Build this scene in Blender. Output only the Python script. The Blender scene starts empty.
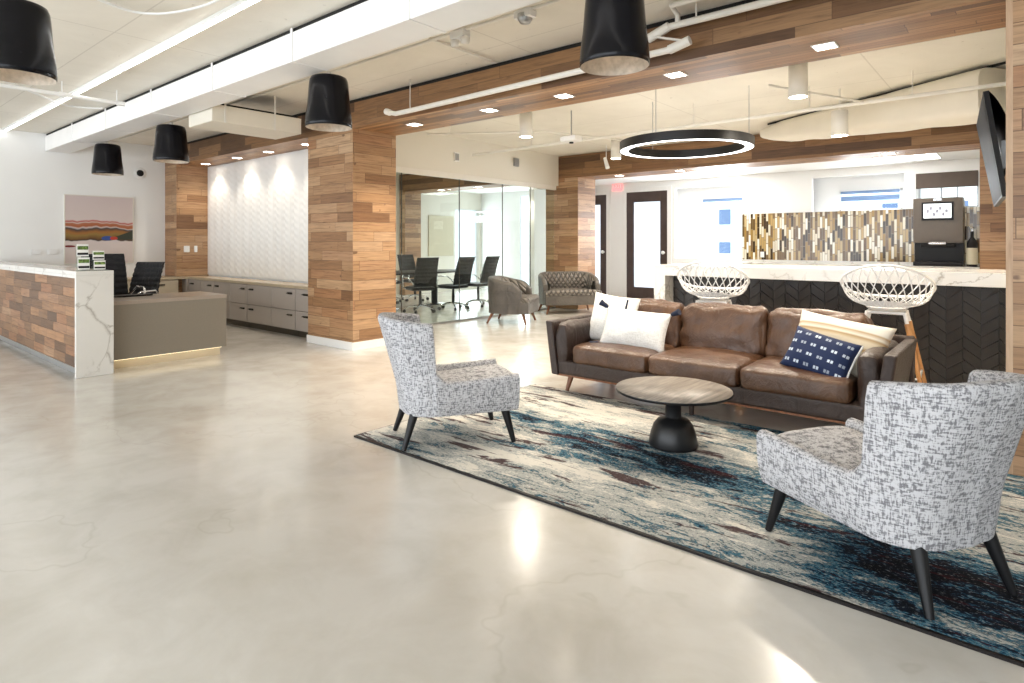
import bpy, bmesh, math, random
from mathutils import Vector, Matrix, noise
random.seed(7)
PI = math.pi
C = bpy.context.scene.collection
# ------------------------------------------------------------------ materials
def nt(name):
    m = bpy.data.materials.new(name); m.use_nodes = True
    t = m.node_tree; t.nodes.clear()
    o = t.nodes.new('ShaderNodeOutputMaterial'); b = t.nodes.new('ShaderNodeBsdfPrincipled')
    t.links.new(b.outputs[0], o.inputs[0])
    return m, t, b
class T:
    """tiny node helper"""
    def __init__(s, t): s.t = t
    def put(s, sock, v):
        if isinstance(v, bpy.types.NodeSocket): s.t.links.new(v, sock)
        elif isinstance(v, (tuple, list)) and sock.type == 'RGBA' and len(v) == 3: sock.default_value = (*v, 1)
        else: sock.default_value = v
    def m(s, op, a, b=None, c=None):
        n = s.t.nodes.new('ShaderNodeMath'); n.operation = op
        s.put(n.inputs[0], a)
        if b is not None: s.put(n.inputs[1], b)
        if c is not None: s.put(n.inputs[2], c)
        return n.outputs[0]
    def co(s, kind='Object'):
        n = s.t.nodes.new('ShaderNodeTexCoord'); return n.outputs[kind]
    def sep(s, v):
        n = s.t.nodes.new('ShaderNodeSeparateXYZ'); s.put(n.inputs[0], v); return n.outputs
    def com(s, x, y=0.0, z=0.0):
        n = s.t.nodes.new('ShaderNodeCombineXYZ'); s.put(n.inputs[0], x); s.put(n.inputs[1], y); s.put(n.inputs[2], z); return n.outputs[0]
    def noise(s, v, scale=5., det=4., rough=.5, dist=0.):
        n = s.t.nodes.new('ShaderNodeTexNoise'); s.put(n.inputs['Vector'], v)
        n.inputs['Scale'].default_value = scale; n.inputs['Detail'].default_value = det
        n.inputs['Roughness'].default_value = rough; n.inputs['Distortion'].default_value = dist
        return n.outputs[0]
    def white(s, v):
        n = s.t.nodes.new('ShaderNodeTexWhiteNoise'); n.noise_dimensions = '3D'; s.put(n.inputs['Vector'], v); return n.outputs[0]
    def ramp(s, f, stops, interp='LINEAR'):
        n = s.t.nodes.new('ShaderNodeValToRGB'); n.color_ramp.interpolation = interp
        e = n.color_ramp.elements
        e.remove(e[1]); e[0].position = stops[0][0]; e[0].color = (*stops[0][1][:3], 1)
        for p, c in stops[1:]: e.new(p).color = (*c[:3], 1)
        s.put(n.inputs[0], f); return n.outputs[0]
    def mix(s, f, a, b, mode='MIX'):
        n = s.t.nodes.new('ShaderNodeMix'); n.data_type = 'RGBA'; n.blend_type = mode
        s.put(n.inputs[0], f); s.put(n.inputs[6], a); s.put(n.inputs[7], b); return n.outputs[2]
    def scale(s, v, sc):
        n = s.t.nodes.new('ShaderNodeMapping'); s.put(n.inputs[0], v); n.inputs['Scale'].default_value = sc; return n.outputs[0]
    def bump(s, b, h, st=.3, d=.01):
        n = s.t.nodes.new('ShaderNodeBump'); n.inputs['Strength'].default_value = st; n.inputs['Distance'].default_value = d
        s.put(n.inputs['Height'], h); s.t.links.new(n.outputs[0], b.inputs['Normal'])
def plain(name, col, rough=.5, metal=0., var=.04, scale=12., bump=0., coat=0., spec=.5, emit=None, es=0.):
    m, t, b = nt(name); h = T(t)
    n = h.noise(h.co(), scale, 3)
    c = h.ramp(n, [(.3, tuple(max(0, x*(1-var)) for x in col)), (.7, tuple(min(1, x*(1+var)) for x in col))])
    t.links.new(c, b.inputs['Base Color'])
    b.inputs['Roughness'].default_value = rough; b.inputs['Metallic'].default_value = metal
    b.inputs['Coat Weight'].default_value = coat; b.inputs['Specular IOR Level'].default_value = spec
    if bump: h.bump(b, h.noise(h.co(), scale*4, 3), bump, .004)
    if emit: b.inputs['Emission Color'].default_value = (*emit, 1); b.inputs['Emission Strength'].default_value = es
    return m
def wood_planks(name, axes, stops=None, ph=.125, pl=.55, rough=.45, gapw=.0025):
    m, t, b = nt(name); h = T(t); x = h.sep(h.co())
    u, v = x['XYZ'.index(axes[0])], x['XYZ'.index(axes[1])]
    vr = h.m('DIVIDE', v, ph); row = h.m('FLOOR', vr)
    r1 = h.white(h.com(row, 3.3, 1.7))
    w = h.m('MULTIPLY_ADD', h.white(h.com(row, 9.1, 5.2)), pl*.7, pl)
    ur = h.m('DIVIDE', h.m('MULTIPLY_ADD', r1, 7.0, u), w); idx = h.m('FLOOR', ur)
    rc = h.white(h.com(row, idx, .5)); rc2 = h.white(h.com(row, idx, 8.5))
    stops = stops or [(0, (.19,.095,.045)), (.12, (.29,.15,.07)), (.3, (.37,.21,.105)), (.5, (.43,.255,.135)), (.7, (.49,.31,.175)), (.84, (.38,.195,.095)), (1., (.54,.37,.23))]
    col = h.ramp(rc, stops)
    gu = h.m('MULTIPLY_ADD', rc2, 13., h.m('MULTIPLY', u, 1.6)); gv = h.m('MULTIPLY', v, 26.)
    g = h.noise(h.com(gu, gv, rc), 1.6, 6, .62, .8)
    gm = h.ramp(g, [(.28, (.52,.47,.42)), (.5, (.93,.92,.9)), (.72, (1.16,1.14,1.1))])
    col = h.mix(1., col, gm, 'MULTIPLY')
    k = h.noise(h.com(h.m('MULTIPLY_ADD', rc2, 31., h.m('MULTIPLY', u, 5.)), h.m('MULTIPLY', v, 9.), row), 1.4, 2, .4)
    col = h.mix(h.ramp(k, [(.72, (0,0,0)), (.78, (.75,.75,.75))]), col, (.09,.035,.015))
    # gaps
    fv = h.m('FRACT', vr); fu = h.m('FRACT', ur)
    gvv = h.m('LESS_THAN', h.m('MULTIPLY', h.m('MINIMUM', fv, h.m('SUBTRACT', 1., fv)), ph), gapw)
    guu = h.m('LESS_THAN', h.m('MULTIPLY', h.m('MINIMUM', fu, h.m('SUBTRACT', 1., fu)), w), gapw)
    gap = h.m('MAXIMUM', gvv, guu)
    col = h.mix(h.m('MULTIPLY', gap, .7), col, (.07,.03,.014))
    t.links.new(col, b.inputs['Base Color']); b.inputs['Roughness'].default_value = rough
    hh = h.m('ADD', h.m('MULTIPLY', h.m('SUBTRACT', rc2, gap), .6), h.m('MULTIPLY', g, .35))
    h.bump(b, hh, .5, .006)
    return m
M = {}
for ax in ('XZ', 'YZ', 'XY'): M['wood_'+ax] = wood_planks('reclaimed_wood_'+ax.lower(), ax)
BEAM_SHADE = [(0, (.10,.048,.022)), (.2, (.17,.085,.036)), (.4, (.235,.122,.052)), (.6, (.29,.155,.068)), (.8, (.21,.10,.042)), (1., (.34,.20,.10))]  # beam sides carry their shade in the stain colour; undersides stay lighter
for ax in ('XZ', 'YZ', 'XY'): M['beam_'+ax] = wood_planks('side_shaded_wood_'+ax.lower(), ax, BEAM_SHADE if ax != 'XY' else [(p, tuple(min(1, q*1.55) for q in c)) for p, c in BEAM_SHADE], .125 if ax != 'XY' else .07, .8)
M['desk_wood'] = wood_planks('desk_wood', 'XZ', [(0,(.085,.042,.02)),(.2,(.16,.082,.038)),(.4,(.23,.12,.055)),(.6,(.34,.18,.085)),(.8,(.26,.115,.05)),(1.,(.38,.23,.13))], .1, .32)
M['kitchen_wood'] = wood_planks('warm_wood', 'XZ')
def floor_mat():
    m, t, b = nt('polished_concrete'); h = T(t); c = h.co()
    n = h.noise(c, .55, 6, .6, .9); n2 = h.noise(c, 3.2, 5, .6, .4)
    col = h.ramp(n, [(.25, (.42,.39,.34)), (.45, (.525,.505,.465)), (.6, (.57,.555,.525)), (.8, (.62,.61,.59))])
    col = h.mix(.35, col, h.ramp(n2, [(.3, (.48,.44,.37)), (.6, (.68,.655,.61))]))
    crk = h.ramp(h.m('ABSOLUTE', h.m('SUBTRACT', h.noise(c, .42, 5, .55, 0), .5)), [(0, (.3,.3,.3)), (.004, (0,0,0))])
    col = h.mix(crk, col, (.42,.39,.33))
    t.links.new(col, b.inputs['Base Color'])
    t.links.new(h.ramp(n2, [(.3, (.18,.18,.18)), (.7, (.25,.25,.25))]), b.inputs['Roughness'])
    b.inputs['Coat Weight'].default_value = .25; b.inputs['Coat Roughness'].default_value = .13
    b.inputs['Specular IOR Level'].default_value = .55
    return m
M['floor'] = floor_mat()
def ceiling_mat():
    m, t, b = nt('painted_concrete'); h = T(t); c = h.co()
    n = h.noise(c, 1.2, 5, .6, .5); p = h.noise(c, 14., 3, .6, 0)
    col = h.ramp(n, [(.3, (.74,.70,.62)), (.7, (.83,.79,.71))])
    col = h.mix(h.ramp(p, [(.70, (0,0,0)), (.76, (.6,.6,.6))]), col, (.36,.32,.27))
    x = h.sep(c)
    seam = h.m('LESS_THAN', h.m('ABSOLUTE', h.m('SUBTRACT', h.m('FRACT', h.m('DIVIDE', x[0], 2.4)), .5)), .003)
    seam2 = h.m('LESS_THAN', h.m('ABSOLUTE', h.m('SUBTRACT', h.m('FRACT', h.m('DIVIDE', x[1], 1.2)), .5)), .005)
    col = h.mix(h.m('MULTIPLY', h.m('MAXIMUM', seam, seam2), .35), col, (.42,.38,.32))
    t.links.new(col, b.inputs['Base Color']); b.inputs['Roughness'].default_value = .8
    h.bump(b, h.m('ADD', n, p), .2, .01)
    return m
M['ceiling'] = ceiling_mat()
def marble_mat():
    m, t, b = nt('white_marble'); h = T(t); c = h.co()
    n = h.noise(c, 1.6, 6, .62, .6); x = h.sep(c)
    d = h.com(h.m('MULTIPLY_ADD', n, .9, x[0]), h.m('MULTIPLY_ADD', n, .7, x[1]), h.m('MULTIPLY_ADD', n, -1.3, x[2]))
    vn = t.nodes.new('ShaderNodeTexVoronoi'); vn.feature = 'DISTANCE_TO_EDGE'; vn.inputs['Scale'].default_value = 1.5
    t.links.new(d, vn.inputs['Vector'])
    v2 = t.nodes.new('ShaderNodeTexVoronoi'); v2.feature = 'DISTANCE_TO_EDGE'; v2.inputs['Scale'].default_value = 4.2
    t.links.new(d, v2.inputs['Vector'])
    k = h.ramp(h.noise(c, 1.3, 2), [(.36, (0,0,0)), (.54, (1,1,1))])
    a = h.mix(k, (0,0,0), h.ramp(vn.outputs[0], [(0, (.85,.85,.85)), (.012, (.35,.35,.35)), (.035, (0,0,0))]))
    k2 = h.ramp(h.noise(c, 2.3, 2), [(.55, (0,0,0)), (.68, (.7,.7,.7))])
    a2 = h.mix(k2, (0,0,0), h.ramp(v2.outputs[0], [(0, (.6,.6,.6)), (.016, (0,0,0))]))
    col = h.ramp(h.noise(c, 1.1, 4), [(.3, (.66,.64,.60)), (.7, (.77,.755,.725))])
    col = h.mix(a, col, (.26,.23,.18)); col = h.mix(a2, col, (.36,.31,.24))
    t.links.new(col, b.inputs['Base Color']); b.inputs['Roughness'].default_value = .16
    return m
M['marble'] = marble_mat()
def tweed(name, light, dark, s=150.):
    m, t, b = nt(name); h = T(t); c = h.co()
    a = h.noise(h.scale(c, (1, 1, .2)), s*1.5, 2, .6); d = h.noise(h.scale(c, (.2, .2, 1)), s*1.5, 2, .6)
    w = h.noise(c, s*.35, 4, .7)
    f = h.m('MULTIPLY_ADD', w, .22, h.m('MULTIPLY_ADD', a, .72, h.m('MULTIPLY', d, .72)))
    col = h.ramp(f, [(.72, dark), (.80, tuple((x+y)/2 for x, y in zip(light, dark))), (.87, light)])
    t.links.new(col, b.inputs['Base Color']); b.inputs['Roughness'].default_value = .9; b.inputs['Specular IOR Level'].default_value = .2
    h.bump(b, f, .5, .004)
    return m
M['tweed'] = tweed('grey_tweed', (.57,.57,.595), (.19,.19,.205), 105.)
def leather(name, lo, hi, rough=.36):
    m, t, b = nt(name); h = T(t); c = h.co()
    n = h.noise(c, 3.5, 5, .6, .5)
    t.links.new(h.ramp(n, [(.3, lo), (.7, hi)]), b.inputs['Base Color'])
    b.inputs['Roughness'].default_value = rough; b.inputs['Coat Weight'].default_value = .15; b.inputs['Coat Roughness'].default_value = .35
    f = h.noise(h.scale(c, (1.2, 1, .7)), 7., 6, .62, 1.6)
    h.bump(b, h.m('ADD', f, h.m('MULTIPLY', h.noise(c, 160., 2), .10)), .7, .03)
    return m
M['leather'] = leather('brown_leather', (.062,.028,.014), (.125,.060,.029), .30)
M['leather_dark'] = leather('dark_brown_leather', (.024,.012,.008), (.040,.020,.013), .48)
def rug_mat():
    m, t, b = nt('abstract_rug'); h = T(t); c = h.co(); x = h.sep(c)
    big = h.noise(h.com(h.m('MULTIPLY', x[0], .55), h.m('MULTIPLY', x[1], 1.5), 2.2), 1.25, 3, .55, .5)
    st = h.noise(h.com(h.m('MULTIPLY', x[0], 2.3), h.m('MULTIPLY', x[1], 7.), 0.), 1.7, 7, .71, 1.0)
    fine = h.noise(h.com(h.m('MULTIPLY', x[0], 22.), h.m('MULTIPLY', x[1], 44.), 0.), 2.2, 3, .7)
    # lighter towards the left end, darker and richer in the middle: woven in
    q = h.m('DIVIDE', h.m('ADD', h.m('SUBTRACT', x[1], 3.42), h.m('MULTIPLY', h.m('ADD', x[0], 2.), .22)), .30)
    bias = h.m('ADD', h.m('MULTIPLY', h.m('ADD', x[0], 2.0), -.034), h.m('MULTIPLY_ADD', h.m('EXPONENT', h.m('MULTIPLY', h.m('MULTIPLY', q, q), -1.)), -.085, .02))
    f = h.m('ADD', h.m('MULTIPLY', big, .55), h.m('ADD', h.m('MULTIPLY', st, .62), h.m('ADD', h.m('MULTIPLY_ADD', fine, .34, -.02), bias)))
    cols = h.ramp(f, [(.54, (.008,.009,.013)), (.61, (.014,.022,.04)), (.64, (.025,.12,.20)), (.665, (.14,.28,.34)), (.68, (.02,.025,.04)), (.705, (.30,.34,.34)), (.735, (.60,.58,.53)), (.77, (.30,.35,.36)), (.79, (.70,.67,.61)), (.86, (.76,.73,.66))])
    wine = h.noise(h.com(h.m('MULTIPLY', x[0], .8), h.m('MULTIPLY', x[1], 5.), 5.), 1.8, 6, .68, .6)
    col = h.mix(h.ramp(wine, [(.57, (0,0,0)), (.60, (.9,.9,.9))]), cols, (.045,.012,.016))
    col = h.mix(h.ramp(fine, [(.57, (0,0,0)), (.68, (.32,.32,.32))]), col, (.74,.73,.70))
    t.links.new(col, b.inputs['Base Color']); b.inputs['Roughness'].default_value = .95; b.inputs['Specular IOR Level'].default_value = .1
    h.bump(b, h.m('ADD', fine, st), .9, .02)
    return m
M['rug'] = rug_mat()
def mosaic_mat():
    m, t, b = nt('stick_mosaic'); h = T(t); x = h.sep(h.co())
    col_i = h.m('FLOOR', h.m('DIVIDE', x[0], .046)); hh = .24
    v = h.m('DIVIDE', h.m('MULTIPLY_ADD', h.white(h.com(col_i, 1.5, 2.5)), .30, x[2]), hh); row = h.m('FLOOR', v)
    r = h.white(h.com(col_i, row, 7.7))
    col = h.ramp(r, [(0, (.035,.018,.006)), (.13, (.12,.065,.02)), (.26, (.32,.19,.05)), (.40, (.46,.31,.12)), (.52, (.70,.64,.50)), (.68, (.82,.79,.70)), (.82, (.48,.36,.18)), (.91, (.18,.11,.05))], 'CONSTANT')
    fu = h.m('FRACT', h.m('DIVIDE', x[0], .046)); fv = h.m('FRACT', v)
    g = h.m('MAXIMUM', h.m('LESS_THAN', h.m('MINIMUM', fu, h.m('SUBTRACT', 1., fu)), .07), h.m('LESS_THAN', h.m('MINIMUM', fv, h.m('SUBTRACT', 1., fv)), .03))
    col = h.mix(g, col, (.22,.17,.10))
    t.links.new(col, b.inputs['Base Color']); b.inputs['Roughness'].default_value = .15
    return m
M['mosaic'] = mosaic_mat()
def painting_mat():
    m, t, b = nt('landscape_paint'); h = T(t); x = h.sep(h.co())
    w1 = h.noise(h.com(h.m('MULTIPLY', x[1], 2.2), 0., h.m('MULTIPLY', x[2], 1.5)), 1.6, 2, .5)
    z = h.m('MULTIPLY_ADD', w1, .16, x[2])      # canvas local z 0..1.16
    f = h.m('DIVIDE', z, 1.3)
    pk = (.62,.53,.50)
    col = h.ramp(f, [(0, pk), (.355, (.66,.57,.54)), (.365, (.04,.025,.02)), (.385, (.16,.075,.02)), (.43, (.27,.17,.04)), (.47, (.33,.13,.03)), (.51, (.04,.035,.035)), (.525, (.60,.52,.48)), (.54, (.40,.10,.03)), (.575, (.42,.16,.08)), (.59, (.62,.50,.46)), (.605, (.45,.06,.03)), (.63, (.66,.56,.53)), (1., (.60,.50,.49))])
    # dark hill on the right, red and blue dab, small wine bar on the left
    hill = h.m('MULTIPLY', h.m('GREATER_THAN', h.m('MULTIPLY_ADD', h.m('SUBTRACT', x[1], .55), .42, .375), x[2]), h.m('MULTIPLY', h.m('GREATER_THAN', x[1], .55), h.m('GREATER_THAN', x[2], .405)))
    col = h.mix(hill, col, (.035,.04,.025))
    def dab(cy, cz, ry, rz, c2, col):
        a = h.m('ADD', h.m('POWER', h.m('DIVIDE', h.m('ABSOLUTE', h.m('SUBTRACT', x[1], cy)), ry), 2.), h.m('POWER', h.m('DIVIDE', h.m('ABSOLUTE', h.m('SUBTRACT', x[2], cz)), rz), 2.))
        return h.mix(h.m('LESS_THAN', a, 1.), col, c2)
    col = dab(.62, .43, .09, .04, (.03,.07,.28), col); col = dab(.72, .43, .06, .03, (.5,.05,.03), col)
    col = dab(.06, .29, .09, .018, (.17,.01,.015), col)
    t.links.new(col, b.inputs['Base Color']); b.inputs['Roughness'].default_value = .6
    h.bump(b, h.noise(h.co(), 30., 4), .3, .004)
    return m
M['painting'] = painting_mat()
def stripes_wood(name, a, bcol, sc=(1, 14, 14), rough=.4):
    m, t, b = nt(name); h = T(t)
    n = h.noise(h.scale(h.co(), sc), 2.2, 6, .65, .6)
    t.links.new(h.ramp(n, [(.3, a), (.7, bcol)]), b.inputs['Base Color']); b.inputs['Roughness'].default_value = rough
    return m
M['table_wood'] = stripes_wood('weathered_tabletop', (.10,.085,.072), (.32,.28,.24), (14, 1.2, 1), .45)
M['leg_wood'] = stripes_wood('walnut_leg', (.13,.045,.018), (.27,.11,.045), (14, 14, 1), .35)
M['stool_wood'] = stripes_wood('beech_leg', (.50,.23,.075), (.62,.32,.12), (14, 14, 1), .4)
M['edge_wood'] = stripes_wood('edge_wood', (.42,.26,.15), (.62,.43,.28), (10, 10, 1), .5)
M['wall'] = plain('white_paint', (.86,.86,.85), .6, var=.012, scale=2)
M['wall_cream'] = plain('cream_paint', (.74,.705,.625), .6, var=.012, scale=2)
M['white'] = plain('white_metal', (.84,.835,.82), .35, var=.01)
M['pipe'] = plain('cream_pipe_paint', (.78,.75,.69), .4, var=.02)
M['duct'] = plain('white_duct', (.86,.85,.84), .45, var=.02, scale=3)
M['duct_cream'] = plain('cream_insulation', (.78,.73,.63), .7, var=.03, scale=3, bump=.3)
M['black'] = plain('black_satin', (.007,.007,.008), .42, spec=.3)
M['blackmetal'] = plain('black_metal', (.012,.012,.013), .38, .2, bump=.1)
M['gloss'] = plain('black_lacquer', (.004,.004,.006), .2, spec=.22, var=.3, scale=30)
M['shade_in'] = plain('pendant_inside', (.46,.40,.33), .5, .2, var=.2, scale=25)
M['dark'] = plain('gap_shade_plinth_black', (.012,.011,.010), .9)  # flat black: painted shade in ceiling gaps, also the kitchen counter plinth
M['taupe'] = plain('taupe_laminate', (.235,.205,.165), .55, var=.06, scale=160)
M['taupe_top'] = plain('taupe_top', (.36,.30,.25), .3, var=.05, scale=90)
M['cab'] = plain('greige_cabinet', (.42,.375,.34), .25, var=.02, scale=2)
M['cab_warm'] = plain('cream_cabinet', (.58,.50,.38), .3, var=.02)
M['counter'] = plain('stone_counter', (.50,.41,.29), .25, var=.08, scale=60)
M['bronze'] = plain('bronze_metal', (.07,.06,.045), .35, .6)
M['chrome'] = plain('chrome', (.7,.7,.71), .15, 1.)
M['door'] = plain('espresso_door', (.055,.032,.027), .35, var=.15, scale=6)
M['chev'] = plain('charcoal_tile', (.024,.020,.018), .38, var=.25, scale=8)
M['charcoal'] = leather('charcoal_leather', (.075,.066,.058), (.13,.115,.10), .45)
M['seat_black'] = leather('black_leather', (.012,.012,.014), (.022,.022,.026), .35)
M['screen'] = plain('screen_glass', (.004,.004,.006), .5, spec=.06)
M['cushion_white'] = tweed('white_linen', (.86,.85,.82), (.74,.725,.69), 90)
M['tassel'] = plain('navy_yarn', (.012,.018,.04), .9)
M['machine'] = plain('bronze_plastic', (.135,.108,.085), .38, .2)
M['machine_dark'] = plain('dark_plastic', (.014,.012,.012), .35, spec=.25)
M['red'] = plain('exit_red', (.8,.12,.12), .5, emit=(1,.22,.22), es=1.2)
M['glow'] = plain('led_white', (1,1,1), .5, emit=(1,.985,.96), es=4.5)
M['glow_warm'] = plain('lamp_warm', (1,1,1), .5, emit=(1,.90,.76), es=16)
M['glow_top_fill'] = plain('added_led_up', (1,1,1), .5, emit=(1,.95,.86), es=5)  # added uplight of the ring, fill for the lounge ceiling
M['glow_panel'] = plain('panel_white', (1,1,1), .5, emit=(1,.98,.95), es=7)
M['glow_toe'] = plain('toe_led', (1,1,1), .5, emit=(1,.82,.5), es=2.2)
M['display'] = plain('display_lit', (1,1,1), .3, emit=(.85,.92,1), es=.62)
M['disp_grey'] = plain('display_grey', (.3,.3,.35), .3, emit=(.2,.22,.26), es=.3)
M['blue_shade'] = plain('blue_blind', (.16,.25,.42), .6)
M['facade'] = plain('pale_facade', (.86,.86,.86), .8)
M['facade_win'] = plain('facade_window', (.16,.22,.38), .4, spec=.1)
M['brown_shade'] = plain('brown_blind', (.10,.075,.06), .8)
M['steel'] = plain('aluminium', (.42,.43,.44), .3, .8)
M['leaf'] = plain('leaflet_green', (.12,.20,.04), .6, var=.9, scale=60)
M['tan'] = plain('tan_board', (.62,.56,.42), .7, var=.02)
def glass_mat(name, col=(.93,.98,.96), rough=0., opaque=.0):
    m = bpy.data.materials.new(name); m.use_nodes = True; t = m.node_tree; t.nodes.clear()
    o = t.nodes.new('ShaderNodeOutputMaterial'); tr = t.nodes.new('ShaderNodeBsdfTransparent'); gl = t.nodes.new('ShaderNodeBsdfGlossy')
    lw = t.nodes.new('ShaderNodeLayerWeight'); lw.inputs[0].default_value = .5
    h = T(t); fac = h.m('MULTIPLY_ADD', h.m('POWER', lw.outputs['Facing'], 4.), .35, .035)
    mx = t.nodes.new('ShaderNodeMixShader'); gl.inputs['Roughness'].default_value = rough
    tr.inputs[0].default_value = (*col, 1)
    t.links.new(fac, mx.inputs[0]); t.links.new(tr.outputs[0], mx.inputs[1]); t.links.new(gl.outputs[0], mx.inputs[2])
    out = mx.outputs[0]
    if opaque:
        tl = t.nodes.new('ShaderNodeBsdfTranslucent'); tl.inputs[0].default_value = (.95,.97,1,1)
        m2 = t.nodes.new('ShaderNodeMixShader'); m2.inputs[0].default_value = opaque
        t.links.new(out, m2.inputs[1]); t.links.new(tl.outputs[0], m2.inputs[2]); out = m2.outputs[0]
    t.links.new(out, o.inputs[0]); return m
M['glass'] = glass_mat('clear_glass')
M['frosted'] = glass_mat('frosted_glass', (.95,.97,1), .3, .75)
def diamond_mat():
    m, t, b = nt('quilted_leather'); h = T(t); x = h.sep(h.co()); s = 11.
    p = h.m('ADD', x[0], h.m('MULTIPLY', h.m('ADD', x[2], x[1]), .8)); q = h.m('SUBTRACT', x[0], h.m('MULTIPLY', h.m('ADD', x[2], x[1]), .8))
    d1 = h.m('ABSOLUTE', h.m('SINE', h.m('MULTIPLY', p, s*PI))); d2 = h.m('ABSOLUTE', h.m('SINE', h.m('MULTIPLY', q, s*PI)))
    f = h.m('MINIMUM', d1, d2)
    t.links.new(h.ramp(f, [(0, (.035,.03,.025)), (.25, (.13,.115,.10)), (1, (.20,.175,.15))]), b.inputs['Base Color'])
    b.inputs['Roughness'].default_value = .42; h.bump(b, h.m('POWER', f, .6), .9, .03)
    return m
M['quilt'] = diamond_mat()
def panel_mat():
    m, t, b = nt('relief_panel'); h = T(t)
    n = h.noise(h.co(), 3., 3)
    t.links.new(h.ramp(n, [(.3, (.80,.79,.765)), (.7, (.84,.83,.805))]), b.inputs['Base Color']); b.inputs['Roughness'].default_value = .45
    return m
M['relief'] = panel_mat()
def navy_mat():
    m, t, b = nt('navy_print'); h = T(t); x = h.sep(h.co())
    fu = h.m('FRACT', h.m('DIVIDE', x[0], .072)); fv = h.m('FRACT', h.m('DIVIDE', x[2], .072)); rv = h.m('FLOOR', h.m('DIVIDE', x[2], .072))
    odd = h.m('MODULO', h.m('ABSOLUTE', rv), 2.)
    du = h.m('ABSOLUTE', h.m('SUBTRACT', fu, .5)); dv = h.m('ABSOLUTE', h.m('SUBTRACT', fv, .5))
    sq = h.m('MULTIPLY', h.m('LESS_THAN', du, .25), h.m('LESS_THAN', dv, .14))
    gap = h.m('GREATER_THAN', du, .04)
    c = h.white(h.com(h.m('FLOOR', h.m('DIVIDE', x[0], .072)), rv, 1.))
    sq = h.m('MULTIPLY', h.m('MULTIPLY', sq, gap), h.m('MULTIPLY_ADD', c, .6, .4))
    col = h.mix(sq, (.010,.022,.075), (.70,.78,.88))
    t.links.new(col, b.inputs['Base Color']); b.inputs['Roughness'].default_value = .85
    return m
M['navy'] = navy_mat()
def stripe_mat():
    m, t, b = nt('striped_linen'); h = T(t); x = h.sep(h.co())
    f = h.m('MULTIPLY_ADD', x[2], 1.6, .5)
    col = h.ramp(f, [(0,(.68,.62,.50)),(.42,(.68,.62,.50)),(.455,(.42,.28,.13)),(.49,(.70,.64,.52)),(.56,(.66,.56,.40)),(.60,(.40,.27,.13)),(.625,(.72,.68,.58)),(.67,(.45,.32,.18)),(.69,(.74,.71,.63)),(1,(.74,.71,.63))])
    t.links.new(col, b.inputs['Base Color']); b.inputs['Roughness'].default_value = .9
    return m
M['stripe'] = stripe_mat()
for n_ in M['seat_black'].node_tree.nodes:
    if n_.type == 'BSDF_PRINCIPLED': n_.inputs['Specular IOR Level'].default_value = .2; n_.inputs['Coat Weight'].default_value = 0.
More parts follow.
